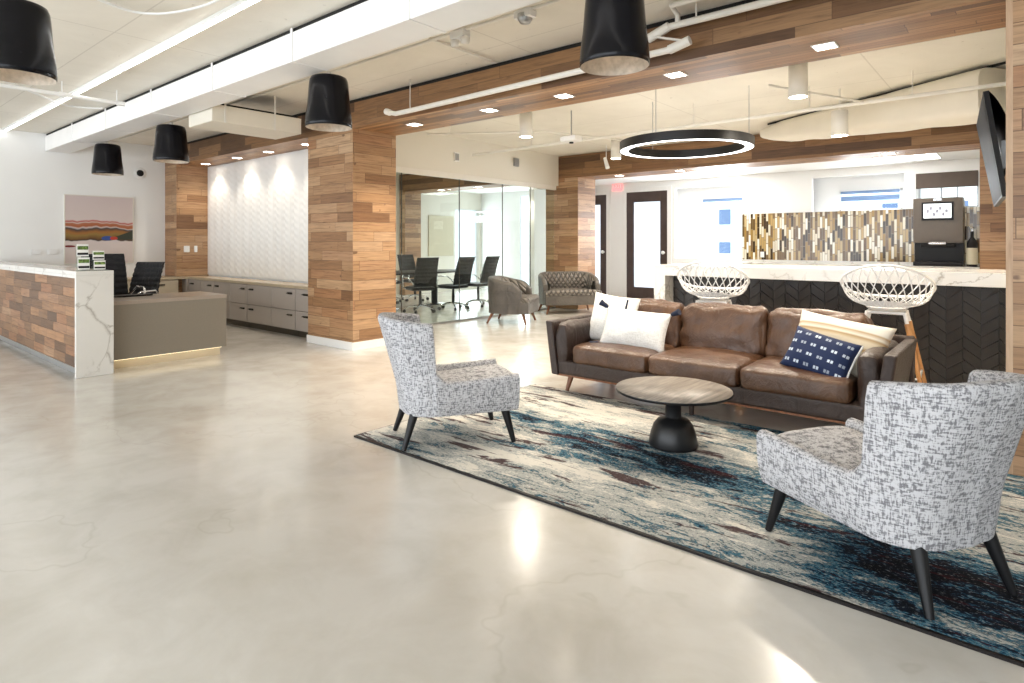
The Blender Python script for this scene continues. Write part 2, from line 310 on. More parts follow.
# ------------------------------------------------------------------ geometry helpers
class MB:
    def __init__(s): s.v = []; s.f = []; s.sm = []; s.mi = []
    def add(s, vs, fs, smooth=False, mi=0):
        o = len(s.v); s.v += [tuple(v) for v in vs]; s.f += [tuple(i+o for i in f) for f in fs]
        s.sm += [smooth]*len(fs); s.mi += [mi]*len(fs); return s
    def box(s, x0, x1, y0, y1, z0, z1, mi=0):
        x0, x1 = min(x0,x1), max(x0,x1); y0, y1 = min(y0,y1), max(y0,y1); z0, z1 = min(z0,z1), max(z0,z1)
        v = [(x0,y0,z0),(x1,y0,z0),(x1,y1,z0),(x0,y1,z0),(x0,y0,z1),(x1,y0,z1),(x1,y1,z1),(x0,y1,z1)]
        return s.add(v, [(0,3,2,1),(4,5,6,7),(0,1,5,4),(1,2,6,5),(2,3,7,6),(3,0,4,7)], False, mi)
    def prism(s, pts, y0, y1, axis='Y', smooth=False):
        """pts: polygon in the plane normal to axis"""
        n = len(pts)
        def P(a, b, h): return {'Y': (a,h,b), 'X': (h,a,b), 'Z': (a,b,h)}[axis]
        v = [P(a,b,y0) for a,b in pts] + [P(a,b,y1) for a,b in pts]
        f = [tuple(range(n)), tuple(range(2*n-1, n-1, -1))] + [(i, i+n, (i+1)%n+n, (i+1)%n) for i in range(n)]
        return s.add(v, f, smooth)
    def tube(s, path, r, seg=10, cap=True, closed=False):
        path = [Vector(p) for p in path]; n = len(path); rr = r if isinstance(r, (list, tuple)) else [r]*n
        up = Vector((0,0,1)); vs = []; fs = []
        t0 = (path[1]-path[0]).normalized()
        if abs(t0.z) > .9: up = Vector((1,0,0))
        a = t0.cross(up).normalized()
        for i, p in enumerate(path):
            if closed: t = (path[(i+1)%n]-path[i-1]).normalized()
            elif i == 0: t = t0
            elif i == n-1: t = (path[-1]-path[-2]).normalized()
            else: t = ((path[i+1]-p).normalized()+(p-path[i-1]).normalized()).normalized()
            a = (a - t*a.dot(t)).normalized(); b = t.cross(a)
            for k in range(seg):
                an = 2*PI*k/seg; vs.append(p+(a*math.cos(an)+b*math.sin(an))*rr[i])
        m = n if closed else n-1
        for i in range(m):
            j = (i+1)%n
            for k in range(seg): fs.append((i*seg+k, i*seg+(k+1)%seg, j*seg+(k+1)%seg, j*seg+k))
        s.add(vs, fs, True)
        if cap and not closed: s.add(vs[:seg], [tuple(range(seg-1,-1,-1))]); s.add(vs[-seg:], [tuple(range(seg))])
        return s
    def lathe(s, prof, c=(0,0,0), seg=40, smooth=True, capb=False, capt=False):
        vs = []; fs = []; n = len(prof)
        for r, z in prof:
            for k in range(seg): a = 2*PI*k/seg; vs.append((c[0]+r*math.cos(a), c[1]+r*math.sin(a), c[2]+z))
        for i in range(n-1):
            for k in range(seg): fs.append((i*seg+k, i*seg+(k+1)%seg, (i+1)*seg+(k+1)%seg, (i+1)*seg+k))
        if capb: fs.append(tuple(range(seg-1,-1,-1)))
        if capt: fs.append(tuple(range((n-1)*seg, n*seg)))
        return s.add(vs, fs, smooth)
    def grid(s, fn, nu, nv, smooth=True, wrap=False):
        vs = [fn(i/nu, j/nv) for i in range(nu+(0 if wrap else 1)) for j in range(nv+1)]
        w = nu if wrap else nu+1; fs = []
        for i in range(nu):
            for j in range(nv):
                a = i*(nv+1)+j; b = ((i+1)%w)*(nv+1)+j; fs.append((a, b, b+1, a+1))
        return s.add(vs, fs, smooth)
    def rbox(s, c, size, r=.03, n=10, puff=(0,0,0), wr=0., wf=6., seed=0.):
        """rounded, puffed box"""
        cx, cy, cz = c; hx, hy, hz = size[0]/2, size[1]/2, size[2]/2
        def mp(p):
            x, y, z = p
            q = Vector((x*hx, y*hy, z*hz)); rr = min(r, hx, hy, hz)
            k = Vector((max(-hx+rr, min(hx-rr, q.x)), max(-hy+rr, min(hy-rr, q.y)), max(-hz+rr, min(hz-rr, q.z))))
            d = q-k
            if d.length > 1e-9:
                m = max(abs(d.x), abs(d.y), abs(d.z)); d = d.normalized()*m
            q = k+d
            q.x += x*puff[0]*(1-y*y)*(1-z*z); q.y += y*puff[1]*(1-x*x)*(1-z*z); q.z += z*puff[2]*(1-x*x)*(1-y*y)
            if wr:
                nn = noise.noise(Vector((q.x*wf+seed, q.y*wf, q.z*wf*1.3)))+.5*noise.noise(Vector((q.x*wf*2.3+seed, q.y*wf*2.3, q.z*wf*2.3)))
                q += Vector((x*abs(x), y*abs(y), z*abs(z)))*nn*wr
            return (cx+q.x, cy+q.y, cz+q.z)
        # parameter positions denser near edges
        for ax in range(3):
            for sg in (-1, 1):
                def fn(u, v, ax=ax, sg=sg):
                    def e(t): t = 2*t-1; return math.copysign(abs(t)**.8, t)
                    a, b = e(u), e(v)
                    if sg < 0: a, b = b, a
                    p = [0,0,0]; p[ax] = sg; p[(ax+1)%3] = a; p[(ax+2)%3] = b
                    return mp(p)
                s.grid(fn, n, n)
        return s
    def build(s, name, mat, parent=None, bevel=0., weld=False, mats=None):
        me = bpy.data.meshes.new(name); me.from_pydata(s.v, [], s.f)
        for mm in (mats or [mat]): me.materials.append(mm)
        me.polygons.foreach_set('use_smooth', s.sm); me.polygons.foreach_set('material_index', s.mi); me.update()
        if weld:
            bm = bmesh.new(); bm.from_mesh(me); bmesh.ops.remove_doubles(bm, verts=bm.verts, dist=1e-4); bm.to_mesh(me); bm.free()
        o = bpy.data.objects.new(name, me); C.objects.link(o)
        if parent: o.parent = parent
        if bevel:
            b = o.modifiers.new('bevel', 'BEVEL'); b.width = bevel; b.segments = 2; b.limit_method = 'ANGLE'; b.angle_limit = .7
        return o
def woodbox(name, x0, x1, y0, y1, z0, z1, extra=None):
    b = MB().box(x0,x1,y0,y1,z0,z1)
    b.mi = [2,2,0,1,0,1]
    o = b.build(name, None, mats=[M['wood_XZ'], M['wood_YZ'], M['wood_XY']]); return o
def struct(o, label=None):
    o['kind'] = 'structure'
    if label: o['label'] = label
    return o
def tag(o, label, cat, group=None, kind=None):
    o['label'] = label; o['category'] = cat
    if group: o['group'] = group
    if kind: o['kind'] = kind
    return o
def thing(name, label, cat, loc=(0,0,0), rz=0., group=None):
    o = bpy.data.objects.new(name, None); C.objects.link(o); o.location = loc; o.rotation_euler = (0,0,rz); o.empty_display_size = .1
    return tag(o, label, cat, group)
KIDS = {}
def copy_tree(o, loc=None, rz=None, label=None, group=None, parent=None):
    c = o.copy(); C.objects.link(c)
    if parent: c.parent = parent
    if loc is not None: c.location = loc
    if rz is not None: c.rotation_euler = (0,0,rz)
    if label: c['label'] = label
    if group: c['group'] = group
    for ch in list(o.children): copy_tree(ch, parent=c)
    return c
def holed(x0, x1, z0, z1, holes, t0, t1, axis='Y'):
    """wall slab with rectangular holes; plane coords a (x or y), z"""
    xs = sorted({x0, x1, *[min(max(h[0],x0),x1) for h in holes], *[min(max(h[1],x0),x1) for h in holes]})
    zs = sorted({z0, z1, *[min(max(h[2],z0),z1) for h in holes], *[min(max(h[3],z0),z1) for h in holes]})
    b = MB()
    for i in range(len(xs)-1):
        for j in range(len(zs)-1):
            cx, cz = (xs[i]+xs[i+1])/2, (zs[j]+zs[j+1])/2
            if any(h[0] < cx < h[1] and h[2] < cz < h[3] for h in holes): continue
            if axis == 'Y': b.box(xs[i], xs[i+1], t0, t1, zs[j], zs[j+1])
            else: b.box(t0, t1, xs[i], xs[i+1], zs[j], zs[j+1])
    return b
CE = 3.17       # ceiling underside
XL = -12.43     # left wall
YF = 13.5       # far wall
# ------------------------------------------------------------------ setting
struct(MB().box(-17, 4.5, -5, 16, -.2, 0).build('floor', M['floor']))
struct(MB().box(-17, 4.5, -5, 11.0, CE, CE+.2).build('ceiling', M['ceiling']))
struct(MB().box(-17, .3, 11.0, YF+.6, 2.85, 3.37).build('ceiling', M['wall']))
struct(MB().box(XL-.2, XL, -5, 5.25, 0, CE).build('wall_left', M['wall']))
struct(MB().box(XL, -7.5, 5.14, 5.3, 0, CE).build('wall_alcove', M['wall']))
struct(woodbox('wall_pier', XL+.002, -11.9, 4.564, 5.14, 0, 2.8), 'wood-clad pier between left wall and white relief panel')
# main beam and pillar
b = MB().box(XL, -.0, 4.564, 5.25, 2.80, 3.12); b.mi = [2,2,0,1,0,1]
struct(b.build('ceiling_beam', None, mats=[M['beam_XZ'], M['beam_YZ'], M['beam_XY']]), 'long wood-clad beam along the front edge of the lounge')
struct(MB().box(XL, 4, 4.60, 5.20, 3.12, CE).build('gap_shade_strip', M['dark']), 'black strip painted as the shade in the gap above the front beam')  # black filler stands for the shade inside the gap
struct(woodbox('wall_pillar', -7.5, -6.47, 4.566, 5.252, .1, 2.8), 'square wood-clad pillar left of the lounge')
struct(MB().box(-7.512, -6.458, 4.552, 5.262, 0, .1).build('baseboard_pillar', M['white']))
struct(woodbox('wall_right_pier', -.05, 1.4, 4.562, 5.25, 0, CE), 'wood-clad pier at the right edge of the room')
struct(MB().box(-.082, -.05, 4.56, 5.25, 0, 3.12).build('trim_2', M['edge_wood']))
struct(MB().box(-.045, .15, 5.25, YF, 0, CE).build('wall_right', M['wall_cream']))
struct(MB().box(1.4, 4.5, 4.6, 5.2, 0, CE).build('wall_side', M['wall']))
struct(MB().box(4.3, 4.5, -5, 4.6, 0, CE).build('wall_right_front', M['wall']))
# second beam with opening to the kitchen
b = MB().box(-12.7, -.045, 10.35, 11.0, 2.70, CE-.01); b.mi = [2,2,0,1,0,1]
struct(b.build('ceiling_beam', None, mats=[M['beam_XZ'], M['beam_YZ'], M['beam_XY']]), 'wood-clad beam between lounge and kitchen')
struct(woodbox('wall_middle', -7.78, -6.96, 10.35, 11.0, 0, 2.70), 'wood-clad wall piece behind the loveseat')
struct(woodbox('wall_kitchen_pier', -.46, -.045, 10.35, 11.0, 0, 2.70), 'wood-clad pier at the right side of the kitchen opening')
struct(woodbox('wall_conference_pier', -12.75, -12.38, 10.35, 10.9, 0, 2.70), 'wood-clad pier inside the conference room')
# conference room walls
struct(holed(5.3, YF, 0, CE, [(12.39, 13.4, .1, 2.35)], -12.8, -12.6, 'X').build('wall_conference', M['wall_cream']))
struct(MB().box(-8.75, -8.6, 11.0, YF, 0, 2.85).build('wall_partition', M['wall']))
# far wall
holes = [(-9.30,-8.20,0,2.60), (-7.62,-6.52,0,2.62), (-6.33,-4.74,1.0,2.66), (-3.33,-1.73,2.0,2.69), (-1.54,-.62,2.0,2.62), (-11.08,-10.1,.05,2.72)]
struct(holed(-12.8, .15, 0, 2.86, holes, YF, YF+.12).build('wall_back', M['wall']))
struct(holed(-6.6, -.3, .8, 2.86, [(-5.80,-4.74,1.0,2.40), (-2.90,-1.80,2.0,2.42), (-1.54,-.62,2.0,2.62)], YF+.36, YF+.44).build('wall_window_recess', M['wall']))
for i, (a, c, z0, z1) in enumerate([(-5.80,-4.74,1.0,2.40), (-2.90,-1.80,2.0,2.42), (-1.54,-.62,2.0,2.62)]):
    w = struct(MB().box(a, c, YF+.39, YF+.41, z0, z1).build('window_%d' % (i+1), M['glass']))
    f = MB()
    for (p, q, r_, s_) in ((a, a+.035, z0, z1), (c-.035, c, z0, z1), (a, c, z0, z0+.035), (a, c, z1-.035, z1)): f.box(p, q, YF+.35, YF+.385, r_, s_)
    if i == 2: f.box(-1.20, -1.17, YF+.35, YF+.385, z0, z1); f.box(-.95, -.93, YF+.35, YF+.385, z0, z1)
    fr = f.build('window_frame', M['white'] if i != 2 else M['steel'], w)
# frosted window and side glazing of the conference room
struct(MB().box(-11.08, -10.1, YF+.04, YF+.06, .05, 2.72).build('window_4', M['frosted']))
struct(MB().box(-12.72, -12.70, 12.39, 13.4, .1, 2.35).build('window_5', M['frosted']))
# blinds
tag(MB().box(-5.76,-4.78,YF+.28,YF+.34,2.31,2.38).build('roller_blind', M['blue_shade'], bevel=.004), 'rolled-up blue-grey blind at the top of the window left of the mosaic', 'blind')
bb = MB(); bb.box(-2.86,-1.84,YF+.28,YF+.34,2.34,2.40); bb.box(-2.86,-1.84,YF+.30,YF+.32,2.20,2.30)
tag(bb.build('roller_blind', M['blue_shade']), 'blue-grey blind partly lowered in the wide window above the mosaic', 'blind')
tag(MB().box(-1.54,-.62,YF-.03,YF-.005,2.36,2.64).build('roller_blind', M['brown_shade']), 'dark brown blind lowered over the window above the beverage machine', 'blind')
# doors
def door(n, x0, x1, zt, hinge):
    d = struct(MB().box(x0+.19, x1-.19, YF+.03, YF+.05, .27, zt-.25).build('door_%d' % n, M['frosted']))
    f = MB(); y0, y1 = YF+.0, YF+.07
    f.box(x0+.0, x0+.19, y0, y1, 0, zt); f.box(x1-.19, x1, y0, y1, 0, zt); f.box(x0+.19, x1-.19, y0, y1, zt-.25, zt); f.box(x0+.19, x1-.19, y0, y1, 0, .27)
    f.build('door_leaf', M['door'], d, bevel=.004)
    c = MB()
    c.box(x0-.11, x0, YF-.02, YF, 0, zt+.10); c.box(x1, x1+.11, YF-.02, YF, 0, zt+.10); c.box(x0, x1, YF-.02, YF, zt, zt+.10)
    c.build('door_frame', M['white'], d, bevel=.004)
    k = MB(); kx = x1-.09
    k.lathe([(0,0),(.03,0),(.03,.01),(.012,.012),(.012,.03)], (0,0,0), 16)
    k.lathe([(.012,.03),(.04,.04),(.045,.06),(.03,.08),(0,.085)], (0,0,0), 16)
    o = k.build('door_knob', M['white'], d); o.location = (kx, YF, 1.13); o.rotation_euler = (PI/2, 0, 0)
door(1, -7.62, -6.52, 2.62, 1); door(2, -9.30, -8.20, 2.60, 1)
struct(MB().box(-8.08, -7.74, YF-.015, YF, 0, .12).build('baseboard_back', M['white']))
# glass wall of the conference room
gw = thing('glass_partition', 'frameless glass wall of the conference room with dark joint lines', 'glass wall', (-7.5, 5.3, 0))
ys = [0, .9, 2.18, 3.32, 4.16, 4.96]
for i in range(5):
    MB().box(-.006, .006, ys[i]+.006, ys[i+1]-.006, .03, 2.46).build('glass_panel', M['glass'], gw)
j = MB()
for y in ys[1:5]: j.box(-.008, .008, y-.005, y+.005, .03, 2.46)
j.build('joint', M['bronze'], gw)
MB().box(-.02, .02, 0, 5.0, 0, .03).build('floor_track', M['steel'], gw)
MB().box(-.03, .03, 0, 5.0, 2.46, 2.55).build('head_track', M['pipe'], gw)
struct(MB().box(-7.62, -7.45, 5.25, 10.35, 2.55, CE).build('wall_soffit', M['wall_cream']), 'cream soffit wall above the conference room glass')
struct(MB().box(-7.9, -7.62, 9.3, 10.35, 2.5, 2.75).build('trim_3', M['wall_cream']))
# unseen glazing added behind the camera to let fill light in
b = MB()
for x in (-12.4, -10.2, -8.0, -5.8, -3.6, -1.4, .8, 3.0, 4.3): b.box(x-.04, x+.04, -4.9, -4.8, 0, CE)
b.box(-12.43, 4.3, -4.9, -4.8, 0, .1); b.box(-12.43, 4.3, -4.9, -4.8, 3.05, CE)
struct(b.build('window_6', M['steel']))
# ------------------------------------------------------------------ relief panel
def relief():
    b = MB(); x0, x1, z0, z1 = -11.9, -7.5, .76, 2.8; nx, nz = 488, 150
    P = .27
    def fn(u, v):
        x = x0+(x1-x0)*u; z = z0+(z1-z0)*v
        ph = (x-x0)/P*2*PI; k = math.sin(z*2*PI/.26)
        t_ = (ph/(2*PI)) % 1.; zz_ = (z/.11) % 1.
        y = -.014*(1-abs(2*t_-1))**.8*(.82+.18*math.sin(zz_*2*PI+(6. if t_ > .5 else 2.)*t_)) + .004
        return (x, 5.118+y, z)
    b.grid(fn, nx, nz); return b.build('wall_relief_panel', M['relief'])
struct(relief(), 'white wavy relief wall panel above the credenza')
# ------------------------------------------------------------------ recessed lights
def recessed(x, y, z, label, group, square=True, warm=True, power=38, size=1.9, s=.068):
    t = thing('recessed_light', label, 'ceiling light', (x, y, z), 0, group)
    if square:
        b = MB(); o = s+.012
        b.box(-o,o,-o,-s,-.006,.0); b.box(-o,o,s,o,-.006,.0); b.box(-o,-s,-s,s,-.006,.0); b.box(s,o,-s,s,-.006,.0); b.build('bezel', M['white'], t)
        MB().box(-s, s, -s, s, -.004, -.001).build('lens', M['glow_warm'], t)
    else:
        MB().lathe([(s+.014,0),(s+.014,-.006),(s,-.008),(s,-.002)], seg=28).build('bezel', M['white'], t)
        MB().lathe([(0,-.004),(s,-.004)], seg=28).build('lens', M['glow_warm'], t)
    l = bpy.data.lights.new('lamp', 'SPOT'); l.energy = power; l.spot_size = size; l.spot_blend = .6; l.shadow_soft_size = .05; l.color = (1,.88,.72) if warm else (1,.95,.88)
    lo = bpy.data.objects.new('lamp', l); C.objects.link(lo); lo.parent = t; lo.location = (0,0,-.03)
    return t
for i, x in enumerate((-5.68, -4.45, -3.46, -2.29, -1.12)):
    recessed(x, 4.9, 2.8, ['square recessed light in the front beam, just right of the pillar', 'square recessed light in the front beam, second from the pillar', 'square recessed light in the front beam, above the sofa left end, beside the hanging projector', 'square recessed light in the front beam, right of the largest pendant', 'square recessed light in the front beam, the rightmost'][i], 'square lights in the front beam', power=85)
for i, x in enumerate((-11.40, -10.19, -9.14, -8.03)):
    recessed(x, 4.87, 2.8, 'round recessed light above the relief panel, %s' % ['leftmost of four', 'second from the left', 'third from the left', 'next to the pillar'][i], 'lights above the relief panel', square=False, power=20, size=2.0, s=.075)
for i, x in enumerate((-6.16, -4.88, -3.97, -1.56)):
    recessed(x, 10.63, 2.70, 'small recessed light under the kitchen beam, %s' % ['above the loveseat side', 'second from the left', 'under the ring light right side', 'at the right end above the machine'][i], 'lights under the kitchen beam', power=30, s=.07)
for i, (x, y) in enumerate(((-11.3, 10.63), (-10.0, 10.63), (-8.8, 10.63))):
    recessed(x, y, 2.70, 'small recessed light under the conference room beam, %s' % ['leftmost', 'middle', 'rightmost'][i], 'lights in the conference room', power=40, s=.07)
def panel_light(x0, x1, y0, y1, z, label, power=60):
    t = thing('ceiling_panel_light', label, 'ceiling light', ((x0+x1)/2, (y0+y1)/2, z), 0, 'flat panel lights')
    a, b_ = (x1-x0)/2, (y1-y0)/2
    MB().box(-a,a,-b_,b_,-.012,0).build('bezel', M['white'], t)
    MB().box(-a+.02,a-.02,-b_+.02,b_-.02,-.016,-.012).build('diffuser', M['glow_panel'], t)
    return t
panel_light(-5.5, -4.4, 12.1, 13.0, 2.85, 'flat white ceiling panel light in front of the kitchen door and window')
panel_light(-2.05, -1.1, 12.2, 12.95, 2.85, 'flat white ceiling panel light above the beverage machine')
panel_light(-11.2, -10.0, 7.6, 8.6, CE, 'added unseen panel light over the conference table')  # out of view, put in to light the conference room
panel_light(-11.2, -10.0, 5.8, 6.8, CE, 'added unseen panel light at the near end of the conference room')  # second added panel, out of view, brightens the near end
# ------------------------------------------------------------------ ducts, pipes, led strip
d = thing('air_duct', 'large white rectangular air duct crossing the left ceiling', 'duct', (XL, 2.72, 2.88))
MB().box(.01, 15.5, 0, .34, 0, .25).build('duct_body', M['duct'], d, bevel=.008)
MB().box(.0, 15.5, .02, .36, .25, .288).build('duct_gap_shade', M['dark'], d)  # black slab drawn as the shade between duct and ceiling
b = MB()
for x in (1.5, 3.0, 4.6, 6.2, 7.7, 9.2, 10.6, 12.2): MB().box(x, x+.03, -.008, .34, -.006, .0).box(x, x+.03, -.008, 0, 0, .28).build('seam_flange', M['duct'], d)
d = thing('air_duct', 'short cream branch duct between the white duct and the front beam', 'duct', (-7.35, 3.09, 2.745))
MB().box(-.35, .28, 0, 1.12, .0, .2).build('duct_body', M['duct_cream'], d, bevel=.008)
MB().box(-.30, .23, .02, 1.1, .2, .23).build('duct_gap_shade', M['dark'], d)  # black slab painting the shade over the branch duct
for y in (.14, .75): MB().box(.28, .288, y, y+.02, 0, .43).build('hanger', M['pipe'], d)
# lumpy duct in the lounge
def lumpy():
    b = MB(); N = 26; K = 22
    P0, P1 = Vector((-2.95, 9.75)), Vector((-.19, 8.0))
    def fn(u, v):
        c = P0.lerp(P1, u); zb = 2.90-.28*u; zt = CE-.02; cz = (zb+zt)/2; hz = (zt-zb)/2
        e = min(1, (u*9)**.6) if u < .111 else 1.
        hz *= .55+.45*e; w = .26+.06*u
        a = 2*PI*v; ca, sa = math.cos(a), math.sin(a)
        px = math.copysign(abs(ca)**.45, ca)*w; pz = math.copysign(abs(sa)**.45, sa)*hz
        nn = noise.noise(Vector((u*9, v*5, 1)))*.018
        dr = Vector((-.52, -.85)).normalized()
        return (c.x-dr.x*px, c.y-dr.y*px, cz+pz+nn)
    b.grid(fn, N, K)
    b.add([fn(0, k/K) for k in range(K)], [tuple(range(K))]); b.add([fn(1, k/K) for k in range(K)], [tuple(range(K))])
    return b
o = lumpy().build('insulated_duct', M['duct_cream']); tag(o, 'cream wrapped duct hugging the lounge ceiling beside the screen', 'duct')
o = MB().prism([(-2.98,9.55),(-.08,7.78),(-.08,7.82),(-2.98,9.59)], CE-.02, CE-.002, 'Z').build('duct_shade_strip', M['dark']); struct(o)  # flat black strip painting the shaded gap above the wrapped duct
led = thing('led_strip_light', 'long glowing white strip light running along the left ceiling', 'strip light', (XL, 2.185, 3.13))
MB().box(.02, 14., -.02, .02, 0, .04).build('housing', M['white'], led)
MB().box(.02, 14., -.016, .016, -.012, 0).build('diffuser', M['glow'], led)
b = MB(); b.box(5.35, 5.40, -.026, .026, -.016, .04); b.build('joiner', M['white'], led)
def pipe(name, label, path, r=.022, mat='pipe', fit=(), drops=()):
    if 'loose' in label:
        P = [Vector(p) for p in path]
        for _ in range(3): P = [P[0]]+[q for i in range(len(P)-1) for q in (P[i].lerp(P[i+1], .25), P[i].lerp(P[i+1], .75))]+[P[-1]]
        path = P
    t = thing(name, label, 'pipe', path[0]); o = Vector(path[0])
    MB().tube([Vector(p)-o for p in path], r, 12).build('pipe_run', M[mat], t)
    for p, q in fit: MB().tube([Vector(p)-o, Vector(q)-o], r*1.35, 12).build('fitting', M[mat], t)
    for p in drops:
        MB().tube([Vector(p)-o, Vector((p[0], p[1], CE))-o], .006, 6).build('hanger_rod', M[mat], t)
    return t
pipe('sprinkler_pipe', 'cream sprinkler pipe running below the front beam edge with an offset by the large pendant', [(-5.60,4.42,2.86),(-5.45,4.42,2.82),(-5.2,4.42,2.82),(-2.10,4.42,2.86),(-1.98,4.42,2.90),(-2.28,4.42,3.0),(-2.15,4.42,3.04),(-.2,4.42,3.05),(3.9,4.42,3.06)], .027,
     fit=[((-5.62,4.42,2.87),(-5.55,4.42,2.845)), ((-2.12,4.42,2.86),(-1.95,4.42,2.90)), ((-2.30,4.42,2.985),(-2.12,4.42,3.045))], drops=[(-5.2,4.42,2.84), (-1.9,4.42,3.05)])
pipe('sprinkler_pipe', 'short cream pipe tee rising from the beam pipe right of the large pendant', [(-2.05,4.42,3.05),(-2.05,4.42,3.12),(-2.02,4.25,3.13),(-1.55,4.25,3.13),(-1.5,4.25,3.15)], .02, fit=[((-1.6,4.25,3.12),(-1.48,4.25,3.12))])
pipe('sprinkler_pipe', 'white sprinkler pipe crossing under the strip light at left', [(-9.3,1.0,3.0),(-9.3,2.85,3.0),(-9.3,2.88,3.05),(-9.3,2.88,3.12)] if False else [(-8.25,.6,3.02),(-8.25,2.55,3.02)], .022, 'white', fit=[((-8.25,2.50,3.02),(-8.25,2.58,3.02)), ((-8.25,1.93,3.02),(-8.25,2.0,3.02))], drops=[(-8.25,1.96,3.02), (-8.25,2.5,3.02)])
pipe('sprinkler_pipe', 'thin cream sprinkler pipe along the lounge ceiling ending behind the screen', [(-7.3,7.6,2.88),(-.06,7.6,2.90)], .022, drops=[(-6.0,7.6,2.9), (-3.3,7.6,2.9), (-1.9,7.6,2.9), (-.9,7.6,2.9)])
pipe('sprinkler_pipe', 'thin cream pipe crossing diagonally beside the white canister lights', [(-1.95,6.3,2.93),(-1.35,7.6,2.9)], .013, drops=[(-1.75,6.75,2.93)])
pipe('sprinkler_pipe', 'thin cream pipe along the ceiling left of the ring light', [(-6.9,6.2,3.0),(-5.4,7.2,3.0),(-4.8,8.9,3.0)], .014, drops=[(-6.6,6.4,3.0)])
pipe('conduit', 'cream conduit with lamp boxes along the ceiling behind the white duct', [(-11.8,3.62,3.13),(3.8,3.62,3.13)], .014)
pipe('conduit', 'thin conduit running to the front beam from the ceiling box', [(-4.0,3.62,3.15),(-4.0,4.5,3.14)], .012)
pipe('conduit', 'loose white cable looping across the ceiling at far left', [(-7.4,.7,3.14),(-8.2,1.25,3.12),(-9.0,1.9,3.13),(-9.5,2.3,3.12),(-9.3,2.65,3.13)], .012, 'white')
pipe('conduit', 'loose white cable looping at the ceiling near the top centre', [(-5.2,1.4,3.15),(-5.3,1.8,3.13),(-4.6,2.05,3.13),(-4.0,1.95,3.14)], .01, 'white')
for i, (x, y) in enumerate(((-3.62, 3.62), (-2.92, 3.62))):
    t = thing('emergency_light', ['small white twin emergency lamp on the ceiling conduit, left one', 'small white round sprinkler guard on the ceiling conduit, right one'][i], 'emergency light', (x, y, 3.1))
    MB().rbox((0,0,0), (.16,.10,.07), .015, 4).build('housing', M['white'], t)
    if i == 0:
        for s in (-1, 1): MB().lathe([(0,-.05),(.035,-.04),(.04,0),(.02,.02)], (s*.06,0,-.04), 16).build('lamp_head', M['pipe'], t)
    else: MB().lathe([(0,-.07),(.04,-.065),(.06,-.03),(.06,0)], seg=18).build('cage', M['steel'], t)
# ------------------------------------------------------------------ pendants
def pendant(x, y, z, label):
    t = thing('pendant_lamp', label, 'pendant lamp', (x, y, z), 0, 'black drum pendants')
    R = .205; H = .455
    pr = [(R-.004,0),(R,.004),(R*1.005,.03),(R*.99,.08),(R*.955,.14),(R*.915,.20),(R*.89,.26),(R*.865,.33),(R*.84,.39),(R*.82,H-.035),(R*.77,H-.008),(R*.70,H),(.05,H)]
    MB().lathe(pr, seg=48, capt=True).build('lamp_shade', M['gloss'], t)
    pi = [(R-.004,0),(R-.012,.05),(R*.93,.15),(R*.86,.21),(R*.79,.42),(.0,.44)]
    MB().lathe(pi, seg=48).build('shade_lining', M['shade_in'], t)
    MB().tube([(0,0,H-.01),(0,0,H+.05)], .022, 12).build('stem', M['pipe'], t)
    MB().tube([(0,0,H+.04),(0,0,CE-z-.002)], .004, 8).build('cord', M['pipe'], t)
    MB().lathe([(.0,.30),(.035,.30),(.04,.34),(.02,.40),(.018,.46)], seg=16).build('bulb', M['glow_warm'], t)
for x, y, z, l in ((-1.86, 3.15, 2.40, 'large black pendant lamp hanging at top centre right'), (-4.83, 3.15, 2.40, 'black pendant lamp hanging in front of the wood pillar'), (-8.38, 3.15, 2.40, 'black pendant lamp hanging left of the relief panel'), (-10.70, 3.12, 2.40, 'smallest black pendant lamp, above the painting'), (-4.86, .92, 2.40, 'black pendant lamp cut by the top left corner')):
    pendant(x, y, z, l)
# canister lights
def canister(x, y, label, z=2.83, r=.09, hh=None):
    hh = hh or CE-z
    t = thing('canister_light', label, 'ceiling light', (x, y, z), 0, 'white canister lights')
    MB().lathe([(r-.006,0),(r,0),(r,hh),(0,hh)], seg=28).build('housing', M['pipe'], t)
    if hh < CE-z: MB().tube([(0,0,hh),(0,0,CE-z)], .012, 10).build('stem', M['pipe'], t)
    MB().lathe([(0,.012),(r-.008,.012),(r-.006,0)], seg=28).build('lens', M['glow_warm'], t)
    l = bpy.data.lights.new('lamp', 'SPOT'); l.energy = 150; l.spot_size = 2.5; l.spot_blend = .6; l.shadow_soft_size = .06; l.color = (1,.89,.74)
    lo = bpy.data.objects.new('lamp', l); C.objects.link(lo); lo.parent = t; lo.location = (0,0,-.03)
canister(-1.75, 6.57, 'large white canister light near the front beam, right of the ring light'); canister(-1.66, 7.95, 'white canister light hanging lower in front of the wrapped duct', z=2.615, hh=.29)
canister(-5.30, 6.59, 'white canister light at left of the lounge ceiling, beside the hanging projector'); canister(-5.46, 9.3, 'white canister light partly behind the left end of the ring light')
